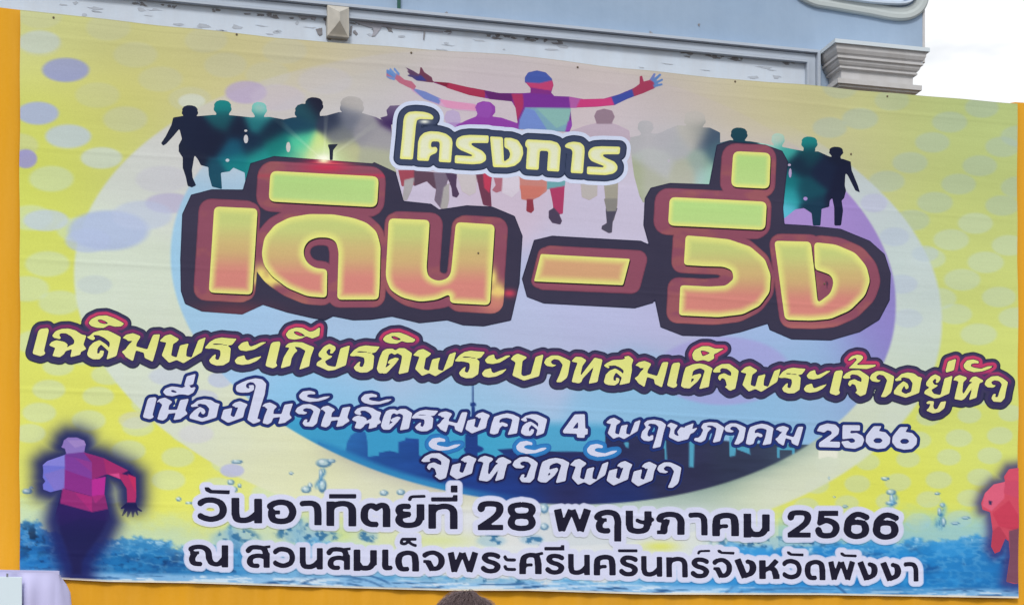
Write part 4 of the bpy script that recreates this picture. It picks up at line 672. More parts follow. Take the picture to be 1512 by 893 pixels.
for side in (0, 1):
    f_crowd = new_field(); draw(f_crowd, [q_ for k, q_ in enumerate(CROWD) if (k in ci) == bool(side)], 4)
    layer('crowd_print', f_crowd, 0, 1, crowd_col, banner, 'dark teal silhouettes of the crowd at the ' + ('right' if side else 'left'))
def letters(line, thr, lay, color):
    for k, (ch, ps) in enumerate(line):
        fl = new_field(); draw(fl, ps, 4); layer('letter', fl, thr, lay + (.0, .35, .7)[k % 3], color, banner)
ff, cc = facets(RUNNERS); layer('winner_print', ff, 0, 2, cc, banner)
ff, cc = facets(LEFT_RUNNER)
def left_col(u, v, f):
    c = cc(u, v, f); low = sm(v, 750, 800); c = mixc(c, '#1c1f50', low * .8); return mixc(c, ground_ink(u, v), sm(f, -9, 0) * sm(v, 745, 775))
layer('runner_print', ff, 0, 1, left_col, banner, 'purple and crimson polygon runner printed at the lower left')
ff, cc2 = facets(RIGHT_RUNNER); layer('runner_print', ff, 0, 1, cc2, banner, 'red polygon runner printed at the lower right edge')
fg = new_field(); draw(fg, [(1, tr('a', '1306,577 1348,575 1328,600 1326,640 1314,640 1313,600'))], 5); layer('goblet_print', fg, 0, 2, '#242a3c', banner)

# title
f1 = new_field()
for v_, p_ in TITLE: draw(f1, [(1, rnd(tr(v_, p_), 2.2))], 24)
def star(u, v, cu, cv, su, sv): return np.exp(-((u - cu) / su) ** 2 - ((v - cv) / sv) ** 2)
layer('title_plate', f1, 15.6, 3, '#c9d2ea', banner)
layer('title_outline', f1, 9.8, 4, lambda u, v, f: mixc(mixc(np.tile(hx('#3a4460'), (len(u), 1)), '#1f2b44', sm(f, 7.6, 9)), '#f0f2e4', star(u, v, 627, 180, 7, 2.6)), banner, split=True)
letters([('', [(1, rnd(tr(v_, p_), 2.2))]) for v_, p_ in TITLE], 0, 5, lambda u, v, f: mixc(mixc(np.tile(hx('#dfdf88'), (len(u), 1)), '#dce0cc', sm(-f, 1, 6) * .85), '#e4e070', .6 * sm(v, 228 + .08 * (u - 590), 240 + .08 * (u - 590))))

# headline
fd = new_field()
for v_, p_ in HEAD_DARK: draw(fd, [(1, tr(v_, p_))], 4)
def dark_col(u, v, f):
    c = mixc(np.tile(hx('#353349'), (len(u), 1)), '#181e38', sm(f, -1.8, -.2))
    c = mixc(c, '#443c52', .4 * fbm(u / 30, v / 30, 5, 3))
    c = mixc(c, '#d0284c', star(u, v, 480, 244, 30, 11)); c = mixc(c, '#f6ecc0', star(u, v, 478, 238, 9, 4.5)); c = mixc(c, '#e87070', .8 * star(u, v, 478, 243, 40, 2)); c = mixc(c, '#c04058', star(u, v, 752, 433, 10, 6)); return mixc(c, '#6a3a48', .8 * star(u, v, 345, 460, 60, 14))
layer('headline_outline', fd, 0, 6, dark_col, banner, split=True)
fb = new_field(); faces_f = []
for nm, v_, p_, r_, sh, w_ in HEAD:
    P_ = rnd(tr(v_, p_), r_ / VW[v_][2], 5); faces_f.append(P_)
    w = win(P_ + sh, 24); fb[w] = np.minimum(fb[w], sdf(UU[w], VV[w], P_ + np.array(sh)) - w_)
    fb[w] = np.minimum(fb[w], sdf(UU[w], VV[w], P_ + np.array(sh) * .45) - w_ * .8)
def brown_col(u, v, f):
    c = mixc(np.tile(hx('#8a4c60'), (len(u), 1)), '#b06a64', .75 * sm(v, 440 + .02 * u, 462 + .02 * u)); c = mixc(c, '#9c5c5c', .6 * sm(fbm(u / 40, v / 25, 17, 3), .5, .7)); c = mixc(c, '#5c3448', sm(f, -1.6, -.2) * .8)
    for (a, b_, s1, s2) in ((385, 405, 12, 14), (400, 414, 34, 7), (400, 400, 5, 26), (735, 430, 11, 13), (738, 432, 30, 5), (728, 410, 6, 14)): c = mixc(c, '#e8d878', star(u, v, a, b_, s1, s2))
    c = mixc(c, '#d88c74', .7 * star(u, v, 730, 450, 30, 18)); c = mixc(c, '#c88868', .6 * star(u, v, 400, 450, 60, 12))
    c = mixc(c, '#d03050', .8 * star(u, v, 482, 248, 34, 7)); return mixc(c, '#d03050', .5 * star(u, v, 560, 260, 200, 3))
layer('headline_block', fb, 0, 7, brown_col, banner, split=True)
fs = new_field()
for P_ in faces_f: draw(fs, [(1, P_ + np.array([.9, 1.8]))], 6)
layer('headline_shadow', fs, .5, 8, '#231a24', banner, split=True)
for (nm, v_, p_, r_, sh, w_), P_ in zip(HEAD, faces_f):
    fl = new_field(); draw(fl, [(1, P_)], 4)
    top_mark = nm in ('ิ', '่')
    y0, y1 = P_[:, 1].min(), P_[:, 1].max()
    def head_col(u, v, f, y0=y0, y1=y1, tm=top_mark, nm=nm):
        q = (v - y0) / (y1 - y0)
        if tm: core = mixc(np.tile(hx('#aed482'), (len(u), 1)), '#b8d688', q)
        elif nm == '-': core = np.tile(hx('#cfa078'), (len(u), 1))
        else: core = mixc(mixc(np.tile(hx('#c0ca7c'), (len(u), 1)), '#ccb078', sm(q, .12, .5)), '#d0847a', sm(q, .45, .78))
        c = mixc(np.tile(hx('#dedf80'), (len(u), 1)), core, sm(-f, 0, 9 if tm else 13))
        c = mixc(c, '#e6e27e', .35 * (sm(f, -3, -.5)))
        return mixc(c, '#e4dc70', star(u, v, 395, 412, 10, 10))
    layer('letter', fl, 0, 9, head_col, banner)

# dedication line
f3 = new_field()
for ch, ps in LINE3: draw(f3, ps, 20)
def top3(u): return 484 + (u - 50) * .0535
def ring_col(u, v, f): return mixc(mixc(np.tile(hx('#bc3c68'), (len(u), 1)), '#7a3064', sm(v - top3(u), -13, -5)), '#352f5c', sm(v - top3(u), -4, 12) * (1 - .95 * star(u, v, 180, 525, 7, 8)) * (1 - .9 * star(u, v, 519, 535, 8, 8)))
def outer_col(u, v, f):
    c = mixc(np.tile(hx('#3b375a'), (len(u), 1)), '#232842', sm(f, 8.8, 10.6)); return mixc(c, '#6c3460', .7 * (1 - sm(v - top3(u), -12, 2)) * (1 - sm(f, 5, 8)))
layer('dedication_outline', f3, 11, 10, outer_col, banner, split=True)
layer('dedication_ring', f3, 5.4, 11, ring_col, banner, split=True)
layer('dedication_shadow', f3, 1.0, 12, lambda u, v, f: np.tile(hx('#2c2046'), (len(u), 1)), banner)
letters(LINE3, -.1, 13, lambda u, v, f: mixc(np.tile(hx('#dcdf84'), (len(u), 1)), '#e2dfa0', sm(v - top3(u), 12, 40) * .6))
# occasion line and province line
f4 = new_field()
for ch, ps in LINE4: draw(f4, ps, 12)
layer('occasion_outline', f4, 4.9, 7, lambda u, v, f: mixc(np.tile(hx('#2c2c62'), (len(u), 1)), '#1b3478', sm(f, 1.5, 3)), banner, split=True)
letters(LINE4, .1, 8, '#cdd2ea')
f5 = new_field(); f5m = new_field()
for ch, ps in LINE5: draw(f5, ps, 12)
for ch, ps in MARK5: draw(f5m, ps, 12)
layer('province_mark_glow', f5m, 6.2, 3, lambda u, v, f: mixc(np.tile(hx('#2f7cc0'), (len(u), 1)), '#2a6cb0', sm(f, 3, 6)), banner, split=True)
layer('province_outline', f5, 4.2, 4, lambda u, v, f: mixc(np.tile(hx('#1c1c4c'), (len(u), 1)), '#24397c', sm(f, 2, 4.2)), banner, split=True)
letters(LINE5 + MARK5, .1, 5, '#cdd2ea')
# date line and place line
f6 = new_field()
for ch, ps in LINE6: draw(f6, ps, 14)
f7 = new_field()
for ch, ps in LINE7: draw(f7, ps, 14)
layer('text_halo', np.minimum(f6, f7), 8.0, 14, lambda u, v, f: mixc(np.tile(hx('#d0d4ee'), (len(u), 1)), ground_ink(u, v), .6 * sm(f, 6.2, 8.2)), banner, split=True)
letters(LINE6, 0, 15, '#1c1b30')
letters(LINE7, 0, 15, '#1c1a2e')
# nails along the top hem and a few flies on the vinyl
for k, (u, v) in enumerate([(79, 26.5), (349, 52.5), (607, 78.5), (853, 99.5), (1085, 121), (1310, 142.5), (706, 374), (1217, 419), (1256, 228)]):
    cpt = banner_pt(np.array(u), np.array(v), 4); r_ = .006 if k < 6 else .0055
    vs_ = []; fs_ = []
    for o_, rr in ((-.004, r_ * 1.0), (.002, r_), (.004, r_ * .6)):
        for a_ in np.linspace(0, 2 * math.pi, 9)[:-1]: vs_.append(cpt + T_ * rr * math.cos(a_) + np.array([0, 0, rr * (1.2 if k >= 6 else 1) * math.sin(a_)]) + N_ * o_)
    for q in (0, 8):
        for i in range(8): j = (i + 1) % 8; fs_.append([q + i, q + j, q + 8 + j, q + 8 + i])
    fs_.append([16 + i for i in range(8)])
    mesh('nail' if k < 6 else 'dirt_speck', vs_, fs_, M_nail, banner)

# ------------------------------------------------------------------ ground and stage
def zpx(u, v, o): return float(inv(u, v, o)[1])
def spx(u, v, o): return float(inv(u, v, o)[0])
gr = mesh('ground', [(-600, -600, 0), (600, -600, 0), (600, 900, 0), (-600, 900, 0)], [[0, 1, 2, 3]], M_ground); gr['kind'] = 'structure'
st = MB().box(-1.6, 7.2, .004, .85, -.12, 2.4, .02).build('stage', M_stage); st['kind'] = 'structure'

# ------------------------------------------------------------------ building
WO = -.35
bld = thing('building', 'pale blue rendered building with white recessed panel and cream pilaster capital behind the banner', 'building', L(2, 0, WO))
zA = zpx(1150, 72.4, WO); zB = zpx(1150, 91.6, WO); zS = zpx(1233.3, 57.3, -.10)
sR = spx(1364.5, 30, WO); sV0 = spx(1188, 93, WO); sV1 = spx(1207, 78, WO)
MB().box(-4, 5.25, 0, zS - .004, WO - .5, WO - .004).build('lower_wall', M_wall, bld)
MB().box(-4, sR, zS, 8.2, WO - .5, WO).build('upper_wall', M_wall, bld)
MB().box(sR - .012, sR + .004, zS - .0, 8.2, WO - .05, WO + .006, .003).build('corner_bead', M_cap, bld)
PO = WO - .002
MB().box(-4, sV0 + .01, .4, zB + .01, WO - .004, WO + .004).build('white_panel', M_panel, bld)
# moulding frame round the panel: stepped profile, mitred at the right corner
def frame(name, e0, e1, o1, mat, bev=.006):   # e: inset from the outer edge (0..1)
    w = zA - zB; wv = sV1 - sV0
    mb = MB(); za, zb = zA - e0 * w, zA - e1 * w; sa, sb = sV1 - e0 * wv, sV1 - e1 * wv
    k = 0
    prof = [(e0, WO + .001), (e0, o1 - bev), (e0 + .06 * (e1 - e0) + 0, o1), (e1 - .08 * (e1 - e0), o1), (e1, o1 - bev), (e1, WO + .001)]
    for (s_end, mode) in (((-4), 0), (None, 1), (None, 2)):
        for (e, o) in prof:
            z_ = zA - e * w; s_ = sV1 - e * wv
            if mode == 0: mb.v.append(L(-4, z_, o))
            elif mode == 1: mb.v.append(L(s_, z_, o))
            else: mb.v.append(L(s_, .4, o))
    n = len(prof)
    for r in (0, n):
        for i in range(n - 1): mb.f.append([r + i, r + i + 1, r + n + i + 1, r + n + i])
    return mb.build(name, mat, bld)
frame('moulding', 0, .24, WO + .050, M_frame)
frame('moulding', .26, .80, WO + .026, M_frame, .010)
frame('moulding', .82, 1.0, WO + .040, M_frame)
# wall strip between the frame and the pilaster stays wall; pilaster with capital as a lofted profile
sL, sQ = spx(1233.3, 57.3, -.10), spx(1372.8, 68.5, -.10)
prof = [(0, 0), (0, -.021), (.006, -.024), (.014, -.028), (.016, -.050), (.026, -.070), (.038, -.080), (.028, -.084), (.028, -.098), (.040, -.104), (.042, -.116), (.050, -.128), (.060, -.136), (.054, -.139), (.054, -.150), (.074, -.156), (.074, -.158), (.074, -.232)]
def loft(name, prof, zt, mat, parent):
    v = []; f = []
    for (e, dz) in prof:
        for (s_, o) in ((sL + e, WO + .0), (sL + e, -.10 - e), (sQ - e, -.10 - e), (sQ - e, WO - .3)): v.append(L(s_, zt + dz, o))
    for r in range(len(prof) - 1):
        for i in range(3): f.append([4 * r + i, 4 * r + i + 1, 4 * r + 4 + i + 1, 4 * r + 4 + i])
    f.append([0, 3, 2, 1]); f.append([4 * (len(prof) - 1) + i for i in range(4)])
    return mesh(name, v, f, mat, parent)
loft('capital_slab', [(-.001, .001), (-.001, -.0225)], zS, M_slab, bld)
loft('capital', [(.010, -.0226)] + prof[3:], zS, M_cap, bld)
zN = zpx(1241.4, 115.6, -.14)
loft('capital_ring', [(.074, .002), (.052, -.000), (.034, -.001), (.034, -.030), (.050, -.034), (.052, -.044), (.072, -.05)], zN, M_cap, bld)
MB().box(sL + .078, sQ - .078, .0, zN - .049, WO - .3, -.182, .004).build('pilaster', M_cap, bld)
# curved relief ornament near the roof corner
def relief(name, pts, wid, o0, o1, mat, closed_fill=False):
    P = catmull(pl(pts) if isinstance(pts, str) else pts, 8)
    S_, Z_ = inv(P[:, 0], P[:, 1], WO); C = np.stack([S_, Z_], 1); d = np.gradient(C, axis=0); d /= np.linalg.norm(d, axis=1, keepdims=True); nn = np.stack([-d[:, 1], d[:, 0]], 1)
    cs = [(-.5, o0), (-.5, o0 + (o1 - o0) * .7), (-.38, o1), (-.1, o1 * 1), (.1, o0 + (o1 - o0) * .75), (.38, o0 + (o1 - o0) * .8), (.5, o0 + (o1 - o0) * .5), (.5, o0)]
    v = []; f = []
    for c_, n_ in zip(C, nn):
        for (w_, o) in cs: v.append(L(c_[0] + n_[0] * w_ * wid, c_[1] + n_[1] * w_ * wid, o))
    m = len(cs)
    for r in range(len(C) - 1):
        for i in range(m - 1): f.append([m * r + i, m * r + i + 1, m * r + m + i + 1, m * r + m + i])
    f.append(list(range(m))); f.append([m * (len(C) - 1) + i for i in range(m)][::-1])
    return mesh(name, v, f, mat, bld)
M_orn = mat_base('relief_plaster', '#b4bcbc', .8, [(5, (1, 1, 2), .35, '#a3abaf')], (20, (1, 1, 1), .002))
relief('relief_ornament', '1166,-44 1176,-16 1199,0 1230,6 1280,14.5 1315,21 1338,21 1354,12 1361,-6 1361,-44', .082, WO, WO + .030, M_orn)
relief('relief_ornament', '1190,-40 1202,-16 1222,-5 1258,2 1300,6.5 1334,6.5 1346,-2 1350,-16 1350,-44', .022, WO, WO + .048, M_panel)
pts = pl('1200,-40 1214,-16 1226,-6 1258,0 1300,4 1330,4 1342,-4 1345,-40')
S_, Z_ = inv(pts[:, 0], pts[:, 1], WO); vv_ = [L(a, z, WO + .012) for a, z in zip(S_, Z_)] + [L(a, z, WO) for a, z in zip(S_, Z_)]; n_ = len(pts)
mesh('ornament_field', vv_, [list(range(n_))] + [[i, i + 1, n_ + i + 1, n_ + i] for i in range(n_ - 1)], M_panel, bld)
# flaked paint under the moulding
def blob(cs, cz, rs_, rz, o, th, rg, n=11):
    an = np.sort(rg.uniform(0, 2 * math.pi, n)); rr = rg.uniform(.45, 1.0, n); k = []
    for a, r in zip(an, rr): k.append((cs + rs_ * r * math.cos(a), cz + rz * r * math.sin(a)))
    return k
def blobs(name, spec, o, th, mat):
    rg = np.random.RandomState(len(spec)); v = []; f = []
    for (u, vv3, ru, rv) in spec:
        cs, cz = spx(u, vv3, WO), zpx(u, vv3, WO); k = blob(cs, cz, ru * .0042, rv * .0040, o, th, rg); b0 = len(v); n = len(k)
        for (a, z) in k: v.append(L(a, z, o))
        for (a, z) in k: v.append(L(a, z, o + th))
        f.append([b0 + n + i for i in range(n)]); f += [[b0 + i, b0 + (i + 1) % n, b0 + n + (i + 1) % n, b0 + n + i] for i in range(n)]
    o_ = mesh(name, v, f, mat, bld); o_['kind'] = 'stuff'; return o_
def mline(u): return 31 + (u - 518) * (80 - 31) / (1060 - 518)      # lower edge of the moulding in the photo
rg = np.random.RandomState(3); spec = []
for u in [200, 212, 240, 250, 258, 315, 322, 366, 385, 398, 407, 430, 447, 462, 480, 520, 528, 551, 560, 576, 660, 722, 735, 748, 758, 780, 792, 806, 826, 1010, 1018, 1045, 1054, 1066, 1085, 1094, 1160, 1170]:
    spec.append((u, mline(u) + rg.uniform(2.0, 5), rg.uniform(3, 9), rg.uniform(1.6, 4)))
spec += [(486, 44, 3, 5), (490, 53, 4, 6), (524, 50, 4, 5), (472, 46, 3, 5), (553, 44, 5, 8), (575, 42, 4, 6), (626, 52, 1.2, 10), (735, 57, 12, 2.5), (784, 60, 14, 2.5), (822, 65, 10, 2), (1056, 86, 13, 2), (1085, 89, 14, 2.5), (1016, 84, 8, 2)]
blobs('peeled_paint', spec, WO + .0042, .003, M_flake)
spec2 = [(rg.uniform(60, 1170), 0, rg.uniform(4, 14), rg.uniform(1, 4)) for _ in range(40)]; spec2 = [(u, mline(u) + rg.uniform(10, 34), a, c) for (u, _, a, c) in spec2]
blobs('worn_patch', spec2, WO + .0042, .0012, M_scar)
def scars(name, view, texts, mat, o=WO + .0055):
    v = []; f = []
    for tx in texts:
        P = tv(view, pl(tx)); b0 = len(v); n = len(P); S_, Z_ = inv(P[:, 0], P[:, 1], WO)
        for dd in (0, .003): v += [L(a, z, o + dd) for a, z in zip(S_, Z_)]
        f.append([b0 + n + i for i in range(n)]); f += [[b0 + i, b0 + (i + 1) % n, b0 + n + (i + 1) % n, b0 + n + i] for i in range(n)]
    o_ = mesh(name, v, f, mat, bld); o_['kind'] = 'stuff'
VW['q'] = (413, 0, 5.108)
M_scar2 = mat_base('grey_undercoat', '#9b9ca8', .9, [(12, (1, 1, 1), .7, '#b2b4be')])
scars('peeled_paint', 'q', ['540,158 620,195 700,218 706,240 692,278 716,276 757,226 768,206 900,224 1085,240 1230,250 1230,240 1085,222 900,200 760,182 640,168', '135,118 280,130 262,162 240,142 150,142', '1280,262 1300,250 1290,246 1262,262'], M_scar2)
scars('peeled_paint', 'q', ['795,206 832,209 852,250 824,232', '1084,240 1096,240 1094,270 1088,302 1080,300', '345,160 362,160 364,218 340,190', '354,235 374,250 386,308 360,305', '536,200 546,202 540,270 522,272', '270,225 318,215 320,262 300,275 286,262', '395,262 415,262 412,276 396,275', '590,182 604,186 596,196'], M_flake)
blobs('wall_stain', [(659, 20, 3, 3), (960, 49, 4, 3), (1032, 37, 2, 3), (858, 42, 2, 2), (1355, 97, 6, 2)], WO + .001, .002, M_flake)
# faceted cream bracket block on the moulding
bs0, bs1 = spx(485, 20, WO + .09), spx(517, 22, WO + .09); bz1, bz0 = zpx(500, 6, WO + .09), zpx(500, 51, WO + .09); bm = .5 * (bs0 + bs1)
v = []
for (o, e) in ((WO, 0), (WO + .055, 0), (WO + .060, .010)):
    for (a, z) in ((bs0 + e + .012 * (o < WO), bz0 + e), (bs1 - e, bz0 + e), (bs1 - e, bz1 - e), (bs0 + e, bz1 - e)): v.append(L(a, z, o))
v += [L(bm, bz0 + (bz1 - bz0) * .42, WO + .105), L(bm, bz0 + (bz1 - bz0) * .72, WO + .100)]
f = []
for r in (0, 4): f += [[r + i, r + (i + 1) % 4, r + 4 + (i + 1) % 4, r + 4 + i] for i in range(4)]
f += [[8, 9, 12], [9, 10, 13, 12], [10, 11, 13], [11, 8, 12, 13]]
M_brk = mat_base('cream_block', '#bdb9b0', .75, [(14, (1, 1, 1), .5, '#9c9a94')], (30, (1, 1, 1), .002))
mesh('bracket_block', v, f, M_brk, bld)
# green pipe on the wall
ps = spx(589, 10, WO + .03); pz = zpx(589, 17, WO + .03); v = []; f = []
rings_ = [(pz, .013), (pz + .010, .013), (pz + .012, .0105)] + [(pz + .05 + .15 * k, .0105) for k in range(17)]
for z, r in rings_:
    for k in range(10): a = k * math.pi / 5; v.append(L(ps + r * math.cos(a), z, WO + .03 + r * math.sin(a)))
for r in range(len(rings_) - 1):
    for k in range(10): f.append([10 * r + k, 10 * r + (k + 1) % 10, 10 * r + 10 + (k + 1) % 10, 10 * r + 10 + k])
pp = mesh('drain_pipe', v, f, M_pipe, bld, smooth=False)
# dark cable sagging along the top of the moulding
# ------------------------------------------------------------------ orange cloth backdrop
zt = zpx(0, 13.5, -.04); ns, nz_ = 260, 70
bd = thing('backdrop', 'orange cloth stretched on a frame behind the printed banner', 'backdrop', L(2.9, .85, -.04))
sg = np.linspace(-1.2, 6.9, ns)[:, None]; zg = np.linspace(.86, zt, nz_)[None, :]
og = -.0235 + .0035 * np.sin(sg * 23 + zg * .7) + .002 * np.sin(sg * 51 + 1.2 * np.sin(zg * 1.3)) + .0022 * np.sin(zg * 22 + sg * 3) * np.exp(-((zg - 1.85) / .2) ** 2) + .002 * np.sin(sg * 9 + 3 * np.sin(zg * 2))
zg = zg - .09 * np.clip((zg - 4.2), 0, 1) * (np.clip((sg - .04) / .03, 0, 1) * np.clip((5.84 - sg) / .03, 0, 1))
sg2 = sg + 0 * zg
mesh('orange_cloth', Lv(sg2, zg + 0 * sg, og).reshape(-1, 3), grid_faces(ns, nz_).tolist(), M_orange, bd, smooth=True)
fr = MB()
for s_ in (-1.15, .85, 2.85, 4.85, 6.85): fr.box(s_ - .025, s_ + .025, .85, zt - .12, -.115, -.065)
for i, (s_) in enumerate((-1.15, .85, 2.85, 4.85, 6.85)): MB().box(s_ - .025, s_ + .025, .851, zt - .12, -.115, -.065, .004).build('frame_post', M_steel, bd)
for z_ in (1.0, 2.9, zt - .16): MB().box(-1.2, 6.9, z_ - .02, z_ + .02, -.064, -.056).build('frame_rail', M_steel, bd)

# ------------------------------------------------------------------ cloth covered table at the lower left
TO = .62; tx1 = spx(87.5, 842, TO); tz = zpx(60, 841.5, TO); tb = .85
tbl = thing('table', 'tall table under a lavender white satin cloth with gathered folds at the lower left corner', 'table', L(tx1 - .6, tb, TO - .3))
tx0 = tx1 - 1.3
nph = 150; ring_s = []; 
per = []
W_, D_ = tx1 - tx0, .6
tot = 2 * (W_ + D_)
def rim(t_):            # rounded rectangle, t_ in metres from the front left corner; returns s, o, normal
    t_ = t_ % tot
    if t_ < W_: return tx0 + t_, TO, (0, 1)
    t_ -= W_
    if t_ < D_: return tx1, TO - t_, (1, 0)
    t_ -= D_
    if t_ < W_: return tx1 - t_, TO - D_, (0, -1)
    return tx0, TO - D_ + (t_ - W_), (-1, 0)
nr = 420; levels = [0, .006, .012, .03, .06, .1, .15, .2, .3, .42, .56, .7, .85, 1.0]
v = []; f = []
Ht = tz - tb - .02
for li, q in enumerate(levels):
    dn = 0 if li == 0 else (.004 if li == 1 else .012 if li == 2 else q * Ht)
    for k in range(nr):
        t_ = k * tot / nr; s_, o_, (na, nb) = rim(t_)
        dc = min(abs(t_ - W_), abs(t_ - W_ - D_))
        fold = (.5 + .5 * math.sin(t_ * 34 + .8 * math.sin(t_ * 9))) ** 1.6 * .034 + .012 * math.sin(t_ * 61 + 1)
        amp = min(1, max(0, (q - .012) * 14)) ; out = fold * amp + .035 * q
        out += .10 * math.exp(-(dc / .06) ** 2) * max(0, q - .03) ** .8
        if li == 0: out = -.006
        v.append(L(s_ + na * out, tz - dn, o_ + nb * out))
for r in range(len(levels) - 1):
    for k in range(nr): j = (k + 1) % nr; f.append([r * nr + k, (r + 1) * nr + k, (r + 1) * nr + j, r * nr + j])
cl = mesh('tablecloth_skirt', v, f, M_cloth, tbl, smooth=True)
cen = len(v)
mesh('table_top', [L(tx0 - .001, tz - .001, TO - D_ - .001), L(tx1 + .001, tz - .001, TO - D_), L(tx1 + .001, tz - .001, TO + .001), L(tx0, tz - .001, TO + .001)] + [L(tx0, tz - .02, TO - D_), L(tx1, tz - .02, TO - D_), L(tx1, tz - .02, TO), L(tx0, tz - .02, TO)],
     [[0, 1, 2, 3], [7, 6, 5, 4], [0, 4, 5, 1], [1, 5, 6, 2], [2, 6, 7, 3], [3, 7, 4, 0]], M_cloth, tbl)
for (a_, c_) in ((tx0 + .05, TO - .06), (tx1 - .09, TO - .06), (tx0 + .05, TO - D_ + .06), (tx1 - .09, TO - D_ + .06)):
    MB().box(a_, a_ + .04, tb, tz - .021, c_ - .02, c_ + .02).build('leg', M_steel, tbl)
cs1 = spx(32.5, 870, TO + .055); cz1 = zpx(20, 851, TO + .055)
card = thing('card', 'plain pale white card hung on the front of the satin covered table', 'card', L(cs1 - .35, cz1 - .8, TO + .05))
MB().box(cs1 - .75, cs1, cz1 - .6, cz1, TO + .047, TO + .052, .002).build('card_panel', M_card, card)
MB().box(cs1 - .68, cs1 - .64, cz1 - .01, cz1 + .018, TO + .046, TO + .053).build('card_clip', M_steel, card)
MB().box(cs1 - .075, cs1 - .065, cz1 + .0005, cz1 + .016, TO + .046, TO + .053).build('card_clip', M_steel, card)

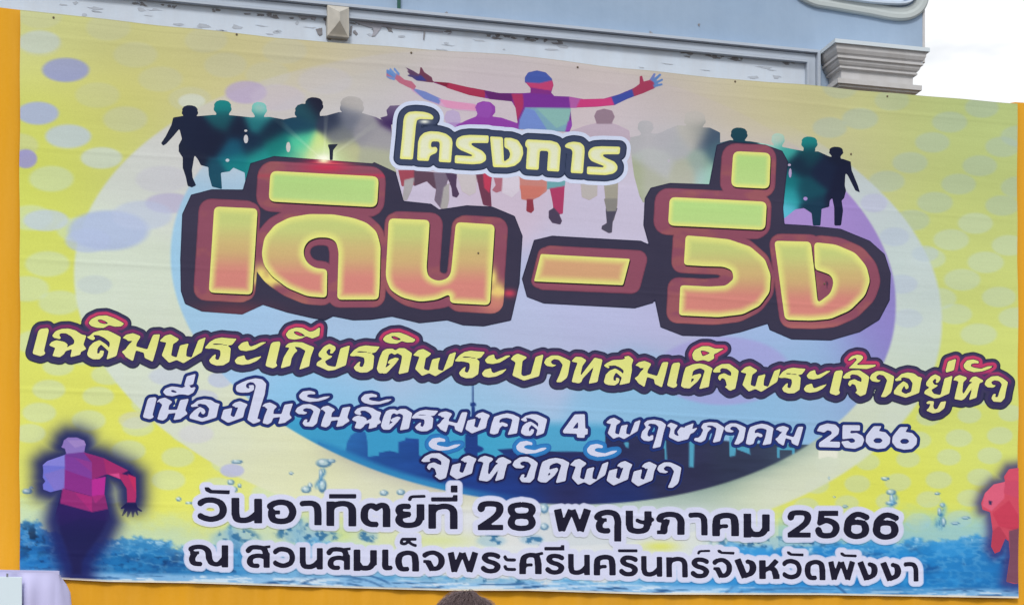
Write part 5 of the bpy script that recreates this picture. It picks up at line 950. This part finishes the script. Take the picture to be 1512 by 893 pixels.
# ------------------------------------------------------------------ a person in front of the stage (only the hair reaches the picture)
def hump(x): return -.003 - .011 * math.exp(-((x - .34) / .12) ** 2) - .009 * max(0, min(1, (x - .25) / .35))
def person(px_u, top_v, depth, label, R=(.078, .098, .115), lean=0.0, seed=1):
    X = (px_u - CX) / F_PX * depth; Z = CH + (HZ - top_v) / F_PX * depth
    root = thing('person', label, 'person', (X, depth, 0))
    k = Z / 1.70
    J = [(0, 0, .93), (0, 0, 1.08), (0, 0, 1.25), (0, .0, 1.38), (0, -.0, 1.45), (0, 0, 1.53), (0, .01, 1.60),
         (-.09, 0, .88), (-.10, -.01, .50), (-.10, .02, .09), (-.11, .13, .03), (.09, 0, .88), (.10, -.01, .50), (.10, .02, .09), (.11, .13, .03),
         (-.18, 0, 1.36), (-.23, 0, 1.10), (-.24, .06, .86), (-.24, .08, .78), (.18, 0, 1.36), (.23, 0, 1.10), (.24, .06, .86), (.24, .08, .78)]
    Rr = [.13, .12, .13, .10, .055, .07, .075, .09, .055, .038, .03, .09, .055, .038, .03, .06, .042, .028, .022, .06, .042, .028, .022]
    Ed = [(0, 1), (1, 2), (2, 3), (3, 4), (4, 5), (5, 6), (0, 7), (7, 8), (8, 9), (9, 10), (0, 11), (11, 12), (12, 13), (13, 14), (3, 15), (15, 16), (16, 17), (17, 18), (3, 19), (19, 20), (20, 21), (21, 22)]
    for side in (18, 22):
        hx0 = J[side]; sg_ = -1 if side == 18 else 1
        for q, (dx, ln) in enumerate(((-.022, .055), (-.008, .068), (.008, .066), (.022, .052))):
            a = len(J); J.append((hx0[0] + dx * .6, hx0[1] + .01, hx0[2] - .03)); Rr.append(.009); J.append((hx0[0] + dx, hx0[1] + .02, hx0[2] - .03 - ln)); Rr.append(.007); Ed += [(side, a), (a, a + 1)]
        a = len(J); J.append((hx0[0] - sg_ * .03, hx0[1] + .03, hx0[2] - .02)); Rr.append(.010); J.append((hx0[0] - sg_ * .035, hx0[1] + .05, hx0[2] - .055)); Rr.append(.008); Ed += [(side, a), (a, a + 1)]
    me = bpy.data.meshes.new('body'); me.from_pydata([(x * k, y * k, z * k) for x, y, z in J], Ed, []); me.update()
    bo = bpy.data.objects.new('body', me); COL.objects.link(bo); bo.parent = root; WL[bo] = WL[root]
    m = bo.modifiers.new('skin', 'SKIN')
    if not me.skin_vertices: me.attributes
    for i, r in enumerate(Rr): me.skin_vertices[0].data[i].radius = (r * k, r * k * .8)
    me.skin_vertices[0].data[0].use_root = True
    bo.modifiers.new('sub', 'SUBSURF').render_levels = 2; m.use_smooth_shade = True
    me.materials.append(M_shirt)
    # head: shaped ellipsoid with brow, nose and chin; facing the banner (+Y)
    v = []; f = []; nl, na = 14, 20; hc = np.array([X, depth, Z - R[2] - .008])
    for i in range(nl + 1):
        ph = math.pi * i / nl
        for j in range(na):
            a = 2 * math.pi * j / na; x, y, z = math.sin(ph) * math.cos(a), math.sin(ph) * math.sin(a), math.cos(ph)
            fr_ = max(0, y); taper = 1 - .28 * max(0, -z) ** 1.5
            nose = .16 * math.exp(-(x / .13) ** 2 - ((z + .12) / .17) ** 2) * (fr_ > .5); eye = -.06 * math.exp(-((abs(x) - .38) / .14) ** 2 - ((z - .08) / .09) ** 2) * (fr_ > .4); mouth = .04 * math.exp(-(x / .28) ** 2 - ((z + .48) / .06) ** 2) * (fr_ > .3)
            ear = .16 * math.exp(-(y / .16) ** 2 - ((z + .03) / .2) ** 2) * (abs(x) > .8)
            v.append(hc + np.array([x * R[0] * .84 * taper * (1 + ear), y * R[1] * .9 * taper * (1 + nose + eye + mouth), z * R[2] * .97 - .022]))
    for i in range(nl):
        for j in range(na): f.append([i * na + j, (i + 1) * na + j, (i + 1) * na + (j + 1) % na, i * na + (j + 1) % na])
    mesh('head', v, f, M_skin, root, smooth=True)
    # hair: cap plus many strands
    v = []; f = []; na = 28
    for i in range(9):
        ph = math.pi * .62 * i / 8
        for j in range(na):
            a = 2 * math.pi * j / na; x, y, z = math.sin(ph) * math.cos(a), math.sin(ph) * math.sin(a), math.cos(ph)
            if y > .3 and z < .35: y *= .6; z = max(z, .35)
            v.append(hc + np.array([x * R[0] * 1.04, y * R[1] * 1.03, z * R[2] * 1.0 + hump(x)]))
    for i in range(8):
        for j in range(na): f.append([i * na + j, (i + 1) * na + j, (i + 1) * na + (j + 1) % na, i * na + (j + 1) % na])
    rg2 = np.random.RandomState(seed); crown = np.array([.25, -.1])
    for q in range(2600):
        a = rg2.uniform(0, 2 * math.pi); p0 = rg2.uniform(0, .9); ln = rg2.uniform(.25, .8); lift = abs(rg2.normal(0, .045)) + .01; wv = rg2.normal(0, .25)
        prev = None
        for s_ in range(6):
            ph = p0 + ln * s_ / 5; aa = a + wv * s_ / 5
            r_ = 1.05 + lift * math.sin(math.pi * min(1, s_ / 5 + .1)) + .01
            x, y, z = math.sin(ph) * math.cos(aa), math.sin(ph) * math.sin(aa), math.cos(ph)
            if y > .25 and z < .4: break
            p = hc + np.array([x * R[0] * r_, y * R[1] * r_, z * R[2] * r_ + hump(x)]); tw = .0008 * (1 - s_ / 7)
            tg = np.array([-math.sin(aa), math.cos(aa), 0]) * tw; up = np.array([x, y, z]) * tw * .5
            b0 = len(v); v += [p - tg, p + tg, p + up * 2]
            if prev is not None:
                for i in range(3): f.append([prev + i, prev + (i + 1) % 3, b0 + (i + 1) % 3, b0 + i])
            prev = b0
    hr = mesh('hair', v, f, M_hair, root, smooth=True)
    # trousers and shirt hem read from the body mesh; shoes
    for sx in (-.11, .11):
        vs = []; fs = []
        for i, (y, h, w_) in enumerate(((-.06, .05, .035), (-.04, .09, .04), (.04, .08, .045), (.14, .05, .048), (.19, .03, .03))):
            for j in range(8): a = 2 * math.pi * j / 8; vs.append(np.array([X + sx + w_ * math.cos(a), depth + y, max(.003, h * .5 + h * .5 * math.sin(a))]))
        for i in range(4):
            for j in range(8): fs.append([8 * i + j, 8 * i + (j + 1) % 8, 8 * i + 8 + (j + 1) % 8, 8 * i + 8 + j])
        fs.append(list(range(8))); fs.append([32 + j for j in range(8)]); mesh('shoe', vs, fs, M_trouser, root, smooth=True)
person(689, 874.0, 5.4, 'person whose tousled dark brown hair just rises into the picture below the banner', R=(.106, .112, .118), seed=2)
